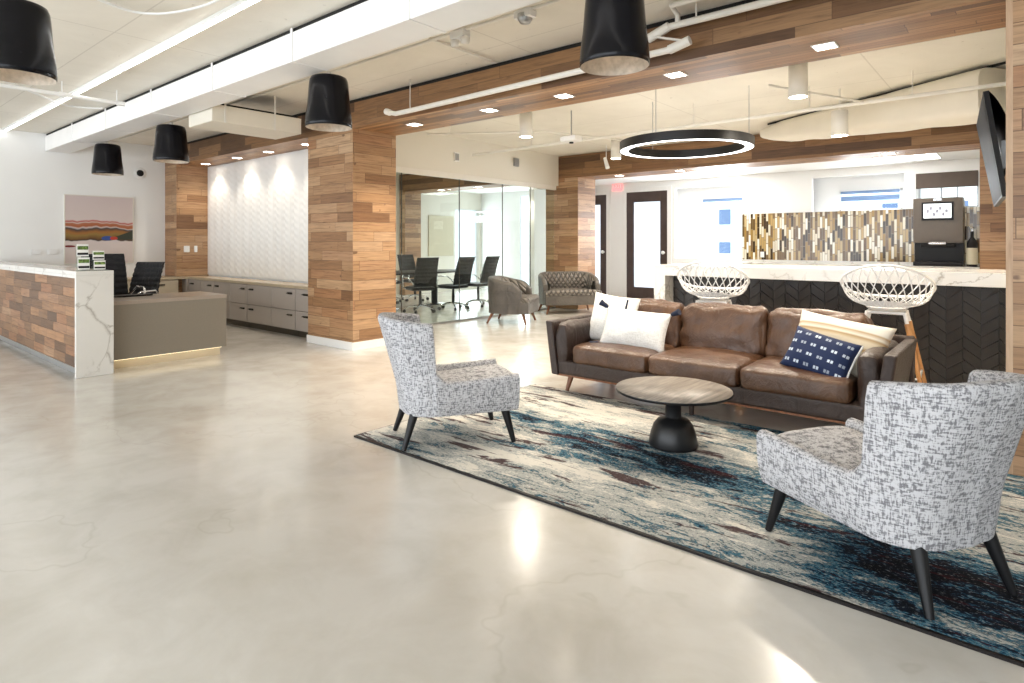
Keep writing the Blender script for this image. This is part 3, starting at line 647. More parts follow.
# ring light
t = thing('ring_light', 'large black ring chandelier with glowing white underside', 'ring light', (-3.05, 6.78, 2.45))
R1, R0 = .76, .66
b = MB(); b.lathe([(R1,.0),(R1,.1)], seg=80); b.lathe([(R0,.1),(R0,.0)], seg=80); b.lathe([(R1,.1),(R0,.1)], seg=80, smooth=False); b.lathe([(R1-.012,0),(R1,0)], seg=80, smooth=False)
b.build('ring_body', M['blackmetal'], t)
MB().lathe([(R0,.003),(R1-.004,.003)], seg=80, smooth=False).build('diffuser', M['glow'], t)
MB().lathe([(R0+.035,.101),(R1-.035,.101)], seg=80, smooth=False).build('added_top_glow', M['glow_top_fill'], t)  # unseen glowing top added to brighten the ceiling over the ring
for k in range(3):
    a = .5+k*2*PI/3; MB().tube([(.71*math.cos(a),.71*math.sin(a),.1),(.71*math.cos(a),.71*math.sin(a),CE-2.45)], .004, 6).build('suspension_cable', M['steel'], t)
# projector-like unit, track spot, speakers
t = thing('ceiling_projector', 'small white projector hanging on a rod from the lounge ceiling', 'projector', (-4.75, 6.9, 2.78))
MB().tube([(0,0,.04),(0,0,CE-2.78)], .01, 8).build('rod', M['steel'], t)
MB().rbox((0,0,0), (.26,.2,.08), .025, 5).build('housing', M['white'], t); MB().lathe([(0,0),(.03,0),(.03,.03),(0,.03)], (0,0,-.06), 14).build('lens', M['black'], t)
t = thing('spot_lamp', 'small white spotlight hanging in front of the kitchen beam', 'spotlight', (-5.9, 9.7, 2.83))
MB().tube([(0,0,.08),(0,0,CE-2.83)], .008, 8).build('rod', M['white'], t)
MB().tube([(-.03,0,.10),(.05,-.03,-.10)], [.03,.04], 14).build('lamp_head', M['white'], t)
def wallbox(name, label, cat, x, y, z, w, h, mat, mat2=None, sl=True):
    t = thing(name, label, cat, (x, y, z))
    MB().rbox((0,0,0), (.03,w,h), .006, 3).build('cover', M[mat], t)
    if mat2: MB().box(.014,.019,-w*.36,w*.36,-h*.36,h*.36).build('grille', M[mat2], t)
    return t
wallbox('wall_speaker', 'small grey square box on the cream soffit, left of the other', 'speaker', -7.435, 7.35, 2.83, .12, .16, 'white', 'steel')
wallbox('wall_speaker', 'small grey square box on the cream soffit, near its right end', 'speaker', -7.435, 8.95, 2.90, .14, .16, 'steel')
t = thing('air_vent', 'small white square vent with grey grille behind the conference glass', 'vent', (-8.35, 6.6, 2.62))
# (hung from the ceiling inside the conference room)
MB().box(-.13,.13,-.13,.13,0,.55).build('vent_box', M['white'], t); MB().box(-.09,.09,-.136,-.13,.04,.2).build('grille', M['steel'], t)
t = thing('wall_camera', 'round black camera dot on the cream end of the left wall', 'camera', (XL, 4.14, 2.64), 0)
o = MB().lathe([(0,.03),(.045,.028),(.06,.01),(.06,0)], seg=24).build('lens', M['black'], t); o.rotation_euler = (0, PI/2, 0)
o = MB().lathe([(.06,.006),(.1,.006),(.105,0)], seg=24).build('mounting_ring', M['white'], t); o.rotation_euler = (0, PI/2, 0)
for y, l in ((2.61, 'white wall plate left of the painting, the left one'), (2.83, 'white wall plate left of the painting, the right one')): wallbox('wall_plate', l, 'switch', XL+.006, y, 1.21, .14, .09, 'white', 'wall')
wallbox('light_switch', 'wide white light switch on the wood pier beside the relief panel', 'switch', -11.9+.006, 4.74, 1.245, .1, .12, 'white', 'wall')
wallbox('light_switch', 'narrow white light switch on the wood pier beside the relief panel', 'switch', -11.9+.006, 4.90, 1.245, .055, .12, 'white', 'wall')
# exit sign
t = thing('exit_sign', 'small red exit sign on the wall above the dark kitchen door', 'sign', (-7.87, YF-.02, 2.68))
MB().box(-.14,.14,-.02,.018,0,.22).build('sign_box', M['red'], t, bevel=.004)
tx = bpy.data.curves.new('lettering', 'FONT'); tx.body = 'EXIT'; tx.size = .13; tx.extrude = .002; tx.align_x = 'CENTER'; tx.align_y = 'CENTER'
to = bpy.data.objects.new('lettering', tx); C.objects.link(to); to.parent = t; to.location = (0,-.023,.11); to.rotation_euler = (PI/2,0,0); tx.materials.append(M['white'])
bpy.context.view_layer.update()
me = bpy.data.meshes.new_from_object(to.evaluated_get(bpy.context.evaluated_depsgraph_get()))
bpy.data.objects.remove(to); to = bpy.data.objects.new('lettering', me); C.objects.link(to); to.parent = t; to.location = (0,-.023,.11); to.rotation_euler = (PI/2,0,0)
# ------------------------------------------------------------------ painting
t = thing('painting', 'square abstract landscape painting with red and olive bands on the left wall', 'painting', (XL+.002, 2.99, 1.01))
MB().box(0,.03,0,1.02,0,1.16).build('canvas', M['painting'], t); 
b = MB(); b.box(0,.034,-.012,0,-.012,1.172); b.box(0,.034,1.02,1.032,-.012,1.172); b.box(0,.034,0,1.02,-.012,0); b.box(0,.034,0,1.02,1.16,1.172); b.build('frame', M['wall_cream'], t)
# ------------------------------------------------------------------ reception counter + desk
t = thing('reception_counter', 'tall reception counter with white marble top and waterfall end over wood cladding', 'reception desk', (-7.22, 1.83, 0))
MB().box(-5.2, 0, 0, .33, 1.03, 1.07).build('countertop', M['marble'], t, bevel=.003)
b = MB(); b.box(-.04, 0, 0, .33, 0, 1.03); b.build('waterfall_end', M['marble'], t, bevel=.003)
MB().box(-5.2, -.04, 0, .05, 1.0, 1.03).build('counter_edge', M['marble'], t)
MB().box(-5.2, -.045, .02, .31, .09, 1.0).build('wood_cladding', M['desk_wood'], t)
MB().box(-5.2, -.045, .012, .02, .075, .095).build('metal_edge', M['steel'], t)
MB().box(-5.2, -.05, .07, .3, 0, .09).build('toe_kick', M['steel'], t)
t = thing('desk_return', 'low taupe reception desk wing right of the marble end', 'desk', (-7.42, 2.17, 0))
MB().box(-.75, 0, 0, 1.25, .69, .73).build('desktop', M['taupe_top'], t, bevel=.002)
MB().box(-.02, -.002, 0, 1.245, .1, .69).build('front_panel', M['taupe'], t)
MB().box(-.75, -.02, 1.225, 1.245, .1, .69).build('side_panel', M['taupe'], t)
MB().box(-.70, -.07, 0, 1.2, 0, .1).build('plinth', M['cab_warm'], t)
MB().box(-.045, -.022, .02, 1.2, .094, .099).build('light_strip', M['glow_toe'], t)
# brochure holders
for i, (x, y, n, l) in enumerate(((-7.40, 1.93, 2, 'taller clear leaflet holder with two tiers on the marble counter end'), (-7.33, 2.05, 2, 'shorter clear leaflet holder beside the taller one on the marble counter'))):
    hgt = .27 if i == 0 else .20; w = .11
    t = thing('leaflet_holder', l, 'leaflet holder', (x, y, 1.072), 0, None)
    MB().box(-.005,.0,-w/2,w/2,0,hgt).build('stand', M['glass'], t)
    MB().box(-.005,.08,-w/2,w/2,0,.006).build('base', M['glass'], t)
    for k in range(n):
        z0 = .01+k*hgt*.5; xx = .045-.035*k; hh = hgt*.46
        MB().box(xx, xx+.012, -w/2+.005, w/2-.005, z0, z0+hh).build('leaflets', M['white'], t)
        MB().box(xx+.012, xx+.0135, -w/2+.008, w/2-.008, z0+hh*.55, z0+hh*.85).build('leaflet_photo', M['leaf'], t)
        MB().box(xx+.012, xx+.0135, -w/2+.008, w/2-.008, z0+hh*.12, z0+hh*.30).build('leaflet_band', M['machine_dark'], t)
t = tag(MB().rbox((0,0,0), (.16,.44,.02), .006, 4).build('keyboard', M['black']), 'black keyboard lying on the taupe desk wing', 'keyboard'); t.location = (-7.98, 2.55, .742)
# ------------------------------------------------------------------ credenzas
def handle(parent, x, y, z, axis='X'):
    b = MB(); w = .055
    if axis == 'X': b.tube([(x-w,y,z),(x-w,y-.025,z),(x+w,y-.025,z),(x+w,y,z)], .0075, 8); b.box(x-w-.008, x+w+.008, y-.004, y, z-.015, z+.015)
    else: b.tube([(x,y-w,z),(x+.025,y-w,z),(x+.025,y+w,z),(x,y+w,z)], .0075, 8); b.box(x, x+.004, y-w-.008, y+w+.008, z-.015, z+.015)
    return b.build('handle', M['bronze'], parent)
YC = 4.70
t = thing('worktop', 'long stone credenza worktop running below the relief panel and round the corner', 'worktop', (-7.5, YC, .70))
b = MB(); b.box(-4.395, -.005, -.02, .37, 0, .042); b.box(-4.92, -4.395, -2.3, -.14, 0, .042); b.box(-4.395, -4.22, -2.3, -.02, 0, .042)
b.build('slab', M['counter'], t)
uv = [-7.51, -8.06, -9.50, -10.70, -11.70]
locs = ['next to the wood pillar', 'wide one second from the pillar', 'third from the pillar', 'last before the corner']
for i in range(4):
    x1, x0 = uv[i]-.003, uv[i+1]+.003
    t = thing('drawer_cabinet', 'greige drawer cabinet below the relief panel, %s' % locs[i], 'cabinet', ((x0+x1)/2, YC, 0), 0, 'cabinets under the worktop'); w = (x1-x0)/2
    MB().box(-w, w, .022, .36, .09, .70).build('body', M['cab'], t)
    MB().box(-w, w, .05, .34, 0, .09).build('plinth', M['bronze'], t)
    for (z0, z1) in ((.10,.375), (.385,.69)):
        cols = [(-w, w)] if (i == 0) else ([(-w, -w*.0), (0, w)] if i != 1 else [(-w, w*.05), (w*.05, w)])
        for (a, c) in cols:
            dr = MB().box(a+.003, c-.003, 0, .02, z0, z1).build('drawer', M['cab'], t, bevel=.002)
            handle(dr, a+.14 if (a == -w and i and True) else c-.14 if i else 0, 0, z1-.07)
            if c-a > .6 and i == 1: pass
MB().box(-.197, -.003, 4.66-YC, 5.1-YC, .09, .70).build('corner_filler', M['cab'], t).location = (-11.70-t.location.x, 0, 0)
for k, (y0, y1) in enumerate(((3.95, 4.54), (3.2, 3.94), (2.45, 3.19))):
    t = thing('drawer_cabinet', ['cream drawer cabinet at the corner behind the office chairs', 'cream drawer cabinet behind the office chairs, middle one', 'cream drawer cabinet behind the counter, nearest the marble end'][k], 'cabinet', (-11.74, (y0+y1)/2, 0)); w = (y1-y0)/2-.003
    MB().box(-.6, -.022, -w, w, .09, .70).build('body', M['cab_warm'], t); MB().box(-.6,-.05,-w,w,0,.09).build('plinth', M['bronze'], t)
    for (z0, z1) in ((.10,.375), (.385,.69)):
        dr = MB().box(-.02, 0, -w+.003, w-.003, z0, z1).build('drawer', M['cab_warm'], t, bevel=.002); handle(dr, 0, .0, z1-.08, 'Y')
# ------------------------------------------------------------------ office chairs
def office_chair(label, loc, rz, group):
    t = thing('office_chair', label, 'office chair', loc, rz, group)
    # faces +y
    b = MB()
    def bf(u, v, off=0):   # ribbed backrest
        x = (u-.5)*.46; z = .52+v*.56
        y = -.24-.06*v-.10*v*v + .03*(1-(2*u-1)**2)*-1 + .012*abs(math.sin(v*PI*8))
        return (x*(1-.06*v), y-off, z)
    b.grid(lambda u, v: bf(u, v), 8, 48); b.grid(lambda u, v: bf(1-u, v, .035), 8, 48)
    b.grid(lambda u, v: bf(0, u, v*.035), 48, 1); b.grid(lambda u, v: bf(1, 1-u, v*.035), 48, 1); b.grid(lambda u, v: bf(1-u, 1, v*.035), 8, 1)
    b.build('backrest', M['seat_black'], t)
    MB().rbox((0,.02,.47), (.48,.48,.07), .03, 8, (0,0,.01)).build('seat', M['seat_black'], t)
    for s in (-1, 1):
        MB().tube([(s*.22,.16,.46),(s*.29,.17,.48),(s*.30,.17,.66),(s*.30,.12,.69),(s*.30,-.14,.69),(s*.28,-.22,.64),(s*.22,-.24,.56)], .012, 8).build('armrest', M['chrome'], t)
    MB().tube([(0,0,.12),(0,0,.30),(0,0,.44)], [.03,.03,.022], 12).build('gas_column', M['black'], t)
    b = MB()
    for k in range(5):
        a = k*2*PI/5+.3; b.tube([(0,0,.13),(.16*math.cos(a),.16*math.sin(a),.12),(.31*math.cos(a),.31*math.sin(a),.075)], [.026,.02,.013], 8)
    b.build('star_base', M['chrome'], t)
    for k in range(5):
        a = k*2*PI/5+.3; c = Vector((.31*math.cos(a), .31*math.sin(a), .032)); n = Vector((-math.sin(a), math.cos(a), 0))
        MB().tube([c-n*.022, c+n*.022], .032, 14).build('castor', M['black'], t)
    return t
oc = office_chair('black ribbed office chair behind the taupe desk, turned to the wall', (-9.5, 3.02, 0), math.radians(-150), 'office chairs at the reception desk')
o = copy_tree(oc, (-9.0, 2.66, 0), math.radians(-95), 'black office chair close behind the marble counter end', 'office chairs at the reception desk'); o.scale = (1.12, 1.12, 1.12)
G = 'office chairs in the conference room'
for x, y, a, l in ((-9.3, 7.15, 60, 'black conference chair seen at the pillar edge, nearest of all'), (-9.05, 7.95, 70, 'black conference chair at the near side of the table, second from the pillar'), (-8.95, 8.75, 90, 'black conference chair at the near table side, middle'), (-9.0, 9.55, 95, 'black conference chair at the near table side, rightmost'),
                   (-11.0, 7.9, -90, 'black conference chair across the table, nearest the pillar'), (-11.0, 8.7, -85, 'black conference chair across the table, middle'), (-11.0, 9.5, -95, 'black conference chair across the table, right')):
    copy_tree(oc, (x, y, 0), math.radians(a), l, G)
t = thing('conference_table', 'dark oval conference table behind the glass', 'table', (-10.0, 8.5, 0))
b = MB(); b.lathe([(0,.715),(.97,.715),(1.0,.73),(1.0,.74),(.98,.75),(0,.75)], seg=48); o = b.build('tabletop', M['seat_black'], t); o.scale = (.6, 1.45, 1)
for s in (-1, 1): MB().tube([(0,s*.7,.02),(0,s*.7,.715)], .07, 16).build('pedestal', M['black'], t); MB().lathe([(0,0),(.3,0),(.3,.02),(.05,.04)], (0,s*.7,0), 24).build('foot', M['chrome'], t)
t = tag(MB().box(-12.598,-12.57,11.35,12.3,1.0,2.13).build('pin_board', M['tan'], bevel=.004), 'tan board on the conference room wall left of the bright window', 'board')
# ------------------------------------------------------------------ tub armchair and loveseat
def tub(label, loc, rz, W, D, name, cat, quilt_seat=True):
    t = thing(name, label, cat, loc, rz)     # faces +y
    hw = W/2; Ht = .79; r = .26
    # plan horseshoe: from front right, round the back, to front left
    pts = []
    pts.append((hw, D*.28))
    for k in range(9): a = -k*PI/2/8; pts.append((hw-r+r*math.cos(a), -D/2+r+r*math.sin(a)))
    for k in range(1, 9): a = -PI/2-k*PI/2/8; pts.append((-hw+r+r*math.cos(a), -D/2+r+r*math.sin(a)))
    pts.append((-hw, D*.28))
    # resample
    P = [Vector((x, y)) for x, y in pts]; L = [0]
    for i in range(1, len(P)): L.append(L[-1]+(P[i]-P[i-1]).length)
    def at(s):
        d = s*L[-1]
        for i in range(1, len(P)):
            if d <= L[i] or i == len(P)-1: f = (d-L[i-1])/(L[i]-L[i-1]); return P[i-1].lerp(P[i], f)
    def inn(s, th):
        p = at(s); a = at(max(0, s-.01)); c = at(min(1, s+.01)); tn = (c-a).normalized(); return p+Vector((tn.y, -tn.x))*th
    def top(s):
        y = at(s).y; k = (y+D/2)/(D*.78)
        return Ht-.12*k-(.0 if k < .75 else .10*((k-.75)/.25)**2)
    z0 = .17
    th = .1
    def shell(u, v):
        s = u; zt = top(s)
        # v: 0..1 outside bottom->top->inside down
        if v < .45: f = v/.45; p = at(s); q = inn(s, .0); z = z0+(zt-.04-z0)*f; off = .02*(1-f)
        elif v < .6: f = (v-.45)/.15; a = f*PI; off = th/2-th/2*math.cos(a); z = zt-.04+.04*math.sin(a)
        else: f = (v-.6)/.4; off = th; z = zt-.04-(zt-.04-.36)*f
        p = inn(s, off); return (p.x, p.y, z)
    MB().grid(lambda u, v: shell(u, v if v < .5 else v), 56, 24).build('outer_shell', M['charcoal'], t)
    def inner(u, v):
        zt = top(.03+.94*u); p = inn(.03+.94*u, th+.012+.05*math.sin(v*PI)); return (p.x, p.y, zt-.02-(zt-.38)*v)
    MB().grid(inner, 48, 8).build('backrest', M['quilt'] if quilt_seat else M['charcoal'], t)
    for s in (-1, 1): MB().rbox((s*(hw-.052), D*.28, (top(0)+z0)/2), (.1,.05,top(0)-z0-.01), .022, 4).build('arm_front', M['charcoal'], t)
    MB().rbox((0, .0, .28), (W-.18, D*.86, .22), .03, 8).rbox((0, D*.34, .28), (W-.02, D*.28, .22), .03, 6).build('seat_base', M['charcoal'], t)
    MB().rbox((0, .04, .385), (W-.21, D*.80, .13), .05, 10, (0,0,.02)).rbox((0, D*.36, .39), (W-.02, D*.26, .13), .05, 8, (0,0,.01)).build('seat_cushion', M['quilt'] if quilt_seat else M['charcoal'], t)
    for sx in (-1, 1):
        for sy in (-1, 1):
            MB().tube([(sx*(hw-.12), sy*(D/2-.14)-.01, .19), (sx*(hw-.06), sy*(D/2-.06)-.02, 0)], [.03,.015], 12).build('leg', M['leg_wood'], t)
    # stitched grid lines on the outside
    b = MB()
    for zz in (.35, .53):
        b.tube([(inn(s/40, -.004).x, inn(s/40, -.004).y, zz) for s in range(1, 40)], .004, 6)
    for s in (.12, .3, .5, .7, .88): q = inn(s, -.004); b.tube([(q.x, q.y, .2), (q.x, q.y, top(s)-.03)], .004, 6)
    b.build('stitching', M['charcoal'], t)
    return t
tub('dark grey quilted tub armchair standing by the conference glass', (-6.74, 8.02, 0), math.radians(-66), .78, .80, 'tub_armchair', 'armchair')
tub('dark grey quilted two-seat loveseat in front of the wood wall', (-6.84, 9.84, 0), math.radians(-128), 1.16, .76, 'loveseat', 'loveseat')
# ------------------------------------------------------------------ rug
t = MB()
def rug():
    x0, x1, y0, y1 = -3.56, 1.3, 2.54, 4.55
    b = MB(); nx, ny = 120, 60
    def fn(u, v):
        x = x0+(x1-x0)*u; y = y0+(y1-y0)*v
        return (x, y, .014+.003*noise.noise(Vector((x*14, y*22, 0))))
    b.grid(fn, nx, ny); return b
r = thing('area_rug', 'large abstract rug in cream, blue, navy and wine under the lounge seats', 'rug', (0,0,0))
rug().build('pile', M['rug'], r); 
b = MB(); b.prism([(-3.572,2.528),(1.31,2.528),(1.31,4.557),(-3.572,4.557)], 0, .012, 'Z'); b.build('binding', M['machine_dark'], r)
RZ = .016
# ------------------------------------------------------------------ sofa
S = thing('leather_sofa', 'long brown leather three-seat sofa on the rug', 'sofa', (-1.98, 4.45, 0))
sx0, sx1 = -1.38, 1.36; SD = .95
b = MB()
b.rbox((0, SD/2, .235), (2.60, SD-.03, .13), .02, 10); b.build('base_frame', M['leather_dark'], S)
def armpanel(s):
    # flared outer arm slab: bottom nearer centre
    b = MB(); xb, xt = s*1.305, s*1.375; th = .075
    P = [(xb, .165), (xb-s*th, .165), (xt-s*th, .645), (xt, .645)]
    b.prism(P if s > 0 else P[::-1], 0, SD, 'Y'); return b
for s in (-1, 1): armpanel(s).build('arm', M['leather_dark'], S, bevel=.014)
b = MB(); P = [(SD-.02,.17),(SD-.11,.17),(SD-.06,.66),(SD+.01,.66)]
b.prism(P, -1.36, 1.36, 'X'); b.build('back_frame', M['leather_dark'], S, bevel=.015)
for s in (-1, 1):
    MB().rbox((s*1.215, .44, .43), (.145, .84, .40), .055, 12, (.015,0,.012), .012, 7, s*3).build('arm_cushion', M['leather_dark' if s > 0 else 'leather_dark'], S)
cw = .738
for k in range(3):
    MB().rbox((-1.107+cw*(k+.5)+.02-.01, .40, .365), (cw-.012, .80, .165), .045, 16, (.004,.006,.028), .006, 6, k*5+1).build('seat_cushion', M['leather'], S)
for k in range(3):
    o = MB().rbox((0,0,0), (cw+.0, .19, .44), .075, 18, (.0,.03,.012), .02, 8, k*7+2).build('back_cushion', M['leather'], S)
    o.location = (-1.107+cw*(k+.5)+.01, .70, .60); o.rotation_euler = (-.20, 0, 0)
for sx in (-1.18, 1.18):
    for sy in (.1, .86): MB().tube([(sx*.985, sy+(.03 if sy < .5 else -.03), .18), (sx*1.0, sy-(.03 if sy < .5 else 0), RZ if sy < .5 else 0)], [.028,.016], 14).build('leg', M['leg_wood'], S)
for sx in (0.,):
    for sy in (.07, .84): MB().tube([(sx, sy, .18), (sx, sy, RZ if sy < .5 else 0)], [.024,.018], 12).build('leg', M['leather_dark'], S)
b = MB(); b.box(-1.26, 1.26, .02, .93, .16, .175); b.build('bottom_rail', M['leg_wood'], S)
# ------------------------------------------------------------------ throw pillows
def pillow_mesh(w, h, tk, n=22, seed=0, pinch=.06):
    b = MB()
    def side(sg):
        def fn(u, v):
            a, c = 2*u-1, 2*v-1
            if sg < 0: a = -a
            e = (max(0, 1-abs(a)**2.6)*max(0, 1-abs(c)**2.6))**.55
            x = a*w/2*(1-pinch*(1-c*c)*abs(a)); z = c*h/2*(1-pinch*(1-a*a)*abs(c))
            y = sg*tk/2*e*(1+.12*noise.noise(Vector((a*2.2+seed, c*2.2, sg))))
            return (x, y, z)
        return fn
    b.grid(side(1), n, n); b.grid(side(-1), n, n); return b
def pillow(name, label, mat, w, h, tk, loc, rot, seed=0, group=None):
    t = bpy.data.objects.new(name, None); C.objects.link(t); t.location = loc; t.rotation_euler = rot; tag(t, label, 'pillow', group)
    pillow_mesh(w, h, tk, seed=seed).build('cover', mat, t, weld=True)
    return t
def tassels(t, w, h, spots):
    for (sx, sz) in spots:
        c = Vector((sx*w/2, 0, sz*h/2)); d = Vector((sx, -.3, sz*.4)).normalized()
        MB().tube([c, c+d*.02, c+d*.05, c+d*.085], [.008,.02,.022,.03], 10).build('tassel', M['tassel'], t)
p = pillow('throw_pillow', 'square white pillow with a dark tassel trim leaning in the left sofa corner', M['cushion_white'], .46, .46, .17, (-2.93, 4.93, .645), (-.30, .10, .10), 1)
q = MB(); q.tube([(.14,-.075,.19),(.145,-.092,.08),(.15,-.09,-.06),(.15,-.07,-.18)], .009, 8); q.build('trim_cord', M['tassel'], p)
p = pillow('throw_pillow', 'oblong white pillow with navy tassels lying on the left sofa seat', M['cushion_white'], .62, .36, .17, (-2.62, 4.78, .595), (-.42, .05, .06), 4)
tassels(p, .60, .34, ((-1,1),(-1,-1),(1,1),(1,-1)))
p = pillow('throw_pillow', 'cream pillow with thin tan stripes slumped over the right sofa arm cushion', M['stripe'], .64, .42, .16, (-1.02, 4.84, .625), (-.55, .13, -.12), 7)
p = pillow('throw_pillow', 'navy pillow with pale dash print on the right end of the sofa', M['navy'], .46, .32, .15, (-1.10, 4.66, .565), (-.52, .20, -.22), 9)
q = MB(); q.tube([(.232,0,.155),(.222,0,.05),(.222,0,-.05),(.232,0,-.155)], .007, 8); q.build('piping', M['cushion_white'], p)
# ------------------------------------------------------------------ coffee table
t = thing('coffee_table', 'round coffee table with weathered wood top and black bell pedestal', 'coffee table', (-1.77, 3.75, RZ))
MB().lathe([(0,.366),(.36,.366),(.372,.372),(.372,.378),(0,.378)], seg=64).build('tabletop', M['table_wood'], t)
MB().lathe([(0,.35),(.33,.35),(.372,.36),(.374,.371),(.3735,.3755)], seg=64).build('rim', M['black'], t)
MB().lathe([(.0,.005),(.155,.005),(.158,.02),(.145,.09),(.128,.14),(.10,.175),(.06,.188),(.052,.195),(.05,.35),(0,.352)], seg=44).build('pedestal', M['blackmetal'], t)
# ------------------------------------------------------------------ lounge chairs
def lounge_chair(label, loc, rz):
    t = thing('lounge_chair', label, 'armchair', loc, rz, 'grey tweed lounge chairs')   # faces +y
    hw, yb, yf = .325, -.385, .395; r = .24; zb = .215
    pts = [(hw*.96, yf)]
    for k in range(13): a = -k*PI/2/12; pts.append((hw-r+r*math.cos(a), yb+r+r*math.sin(a)))
    pts.append((0, yb-.012))
    for k in range(13): a = -PI/2-k*PI/2/12; pts.append((-hw+r+r*math.cos(a), yb+r+r*math.sin(a)))
    pts.append((-hw*.96, yf))
    P = [Vector(p_) for p_ in pts]; L = [0]
    for i in range(1, len(P)): L.append(L[-1]+(P[i]-P[i-1]).length)
    def at(s):
        d = max(0, min(1, s))*L[-1]
        for i in range(1, len(P)):
            if d <= L[i]+1e-9: return P[i-1].lerp(P[i], (d-L[i-1])/(L[i]-L[i-1]))
        return P[-1]
    def nrm(s):
        a, c = at(s-.02), at(s+.02); tn = (c-a).normalized(); return Vector((tn.y, -tn.x))
    def hgt(s):
        # side param: distance from the nearer front end
        y = at(s).y; k = (yf-y)/(yf-yb)      # 0 front .. 1 rear
        lo = .462-.022*min(1, k/.45)         # low arm line dipping backwards
        if k < .58: return lo
        if k < .725: f = (k-.58)/.145; return lo+.075*f**2.2
        if k < .76: f = (k-.725)/.035; return lo+.075+(.815-lo-.075)*f
        return .815+.04*min(1, (k-.76)/.24)
    th = .075
    def sh(u, v):
        s = u; zt = hgt(s); n = nrm(s); p = at(s)
        hi = max(0, zt-.45)/.4
        if v <= .5: f = v/.5; z = zb+(zt-.03-zb)*f; off = .0; off += .035*(1-f)**3
        elif v <= .68: f = (v-.5)/.18; a = f*PI; off = (th/2)*(1-math.cos(a)); z = zt-.03+.03*math.sin(a)
        else: f = (v-.68)/.32; off = th+.012*math.sin(f*PI); z = zt-.03-(zt-.03-.34)*f
        bk_ = min(1, max(0, ((yf-at(s).y)/(yf-yb)-.70)/.30)); bk_ = bk_*bk_*(3-2*bk_)
        lean = (-.015+.125*bk_)*max(0, (z-.38)/.45)**1.2*hi     # back leans backwards
        flare = .05*max(0, (z-.45)/.4)*hi
        p = p+n*off
        q = Vector((p.x*(1+flare*.9), p.y-lean-.0*flare))
        q += -n*.0
        return (q.x, q.y, z)
    b = MB(); b.grid(sh, 340, 34)
    # close the two front ends of the arms
    K = 34
    for s in (0, 1):
        ring = [sh(s, k/K) for k in range(K+1)]; b.add(ring, [tuple(range(K+1)) if s == 0 else tuple(range(K, -1, -1))])
    # underside
    ring = [sh(k/110, 0) for k in range(111)]; b.add(ring, [tuple(range(111))])
    b.build('shell', M['tweed'], t)
    # seat: fills between the arms, front face flush
    def outline(u):
        return at(u)
    s = MB(); n = 30
    def seat(u, v):
        # u across, v depth
        y = yb+.12+(yf-.003-yb-.12)*v; hwid = hw*.96-th*.55
        rr = r; 
        if y < yb+r: dy = (yb+r-y); hwid = max(.05, hw-r+math.sqrt(max(0, r*r-dy*dy))-th*.55)
        x = (2*u-1)*hwid; z = .405+.045*(1-(2*u-1)**4)*(.4+.6*v)*1.0-.025*(1-v)
        if v > .94: z -= .012*((v-.94)/.06)**2
        return (x, y, z)
    s.grid(seat, 24, 24)
    def frontf(u, v):
        x, y, z = seat(u, 1); return (x, y+.006*math.sin(v*PI), z+(zb+.002-z)*v)
    s.grid(frontf, 24, 8); s.build('seat', M['tweed'], t)
    for sx in (-1, 1):
        MB().tube([(sx*.235, .31, .225), (sx*.27, .365, 0)], [.03,.016], 4 if False else 14).build('leg', M['black'], t)
        MB().tube([(sx*.185, -.29, .225), (sx*.225, -.365, 0)], [.03,.016], 14).build('leg', M['black'], t)
    return t
c1 = lounge_chair('grey tweed lounge chair with curved back standing on the left end of the rug', (-3.05, 2.97, RZ), math.radians(-32))
copy_tree(c1, (-.46, 2.985, RZ), math.radians(60), 'large grey tweed lounge chair seen from behind at the right edge')
# ------------------------------------------------------------------ bar
t = thing('bar_counter', 'long bar counter with white marble top and dark chevron front', 'bar counter', (-3.31, 6.5, 0))
MB().box(0, 3.26, 0, .95, .98, 1.10).build('countertop', M['marble'], t, bevel=.003)
MB().box(0, .14, 0, .95, 0, .98).build('waterfall_end', M['marble'], t, bevel=.003)
MB().box(.14, 3.255, .24, .9, 0, .98).build('bar_body', M['chev'], t)
def chevron():
    b = MB(); cw_ = .125; th_ = .105; x = .145; k = 0
    while x < 3.24:
        x1 = min(x+cw_, 3.245); sl = .09 if k % 2 else -.09
        z = -.1
        while z < 1.0:
            c = [(x+.003, z), (x1-.003, z+sl), (x1-.003, z+sl+th_-.006), (x+.003, z+th_-.006)]
            c = [(a, min(.978, max(0.002, zz))) for a, zz in c]
            if max(zz for _, zz in c)-min(zz for _, zz in c) > .012:
                d0, d1 = (.232,.214) if k % 2 else (.214,.232)
                ys_ = [d0, d1, d1-.008, d0-.008]
                vs = [(a, ys_[i], zz) for i, (a, zz) in enumerate(c)]; back = [(a, .241, zz) for a, zz in c]
                b.add(vs+back, [(0,1,2,3),(0,4,5,1),(1,5,6,2),(2,6,7,3),(3,7,4,0)])
            z += th_
        x += cw_; k += 1
    return b
chevron().build('chevron_tiles', M['chev'], t)
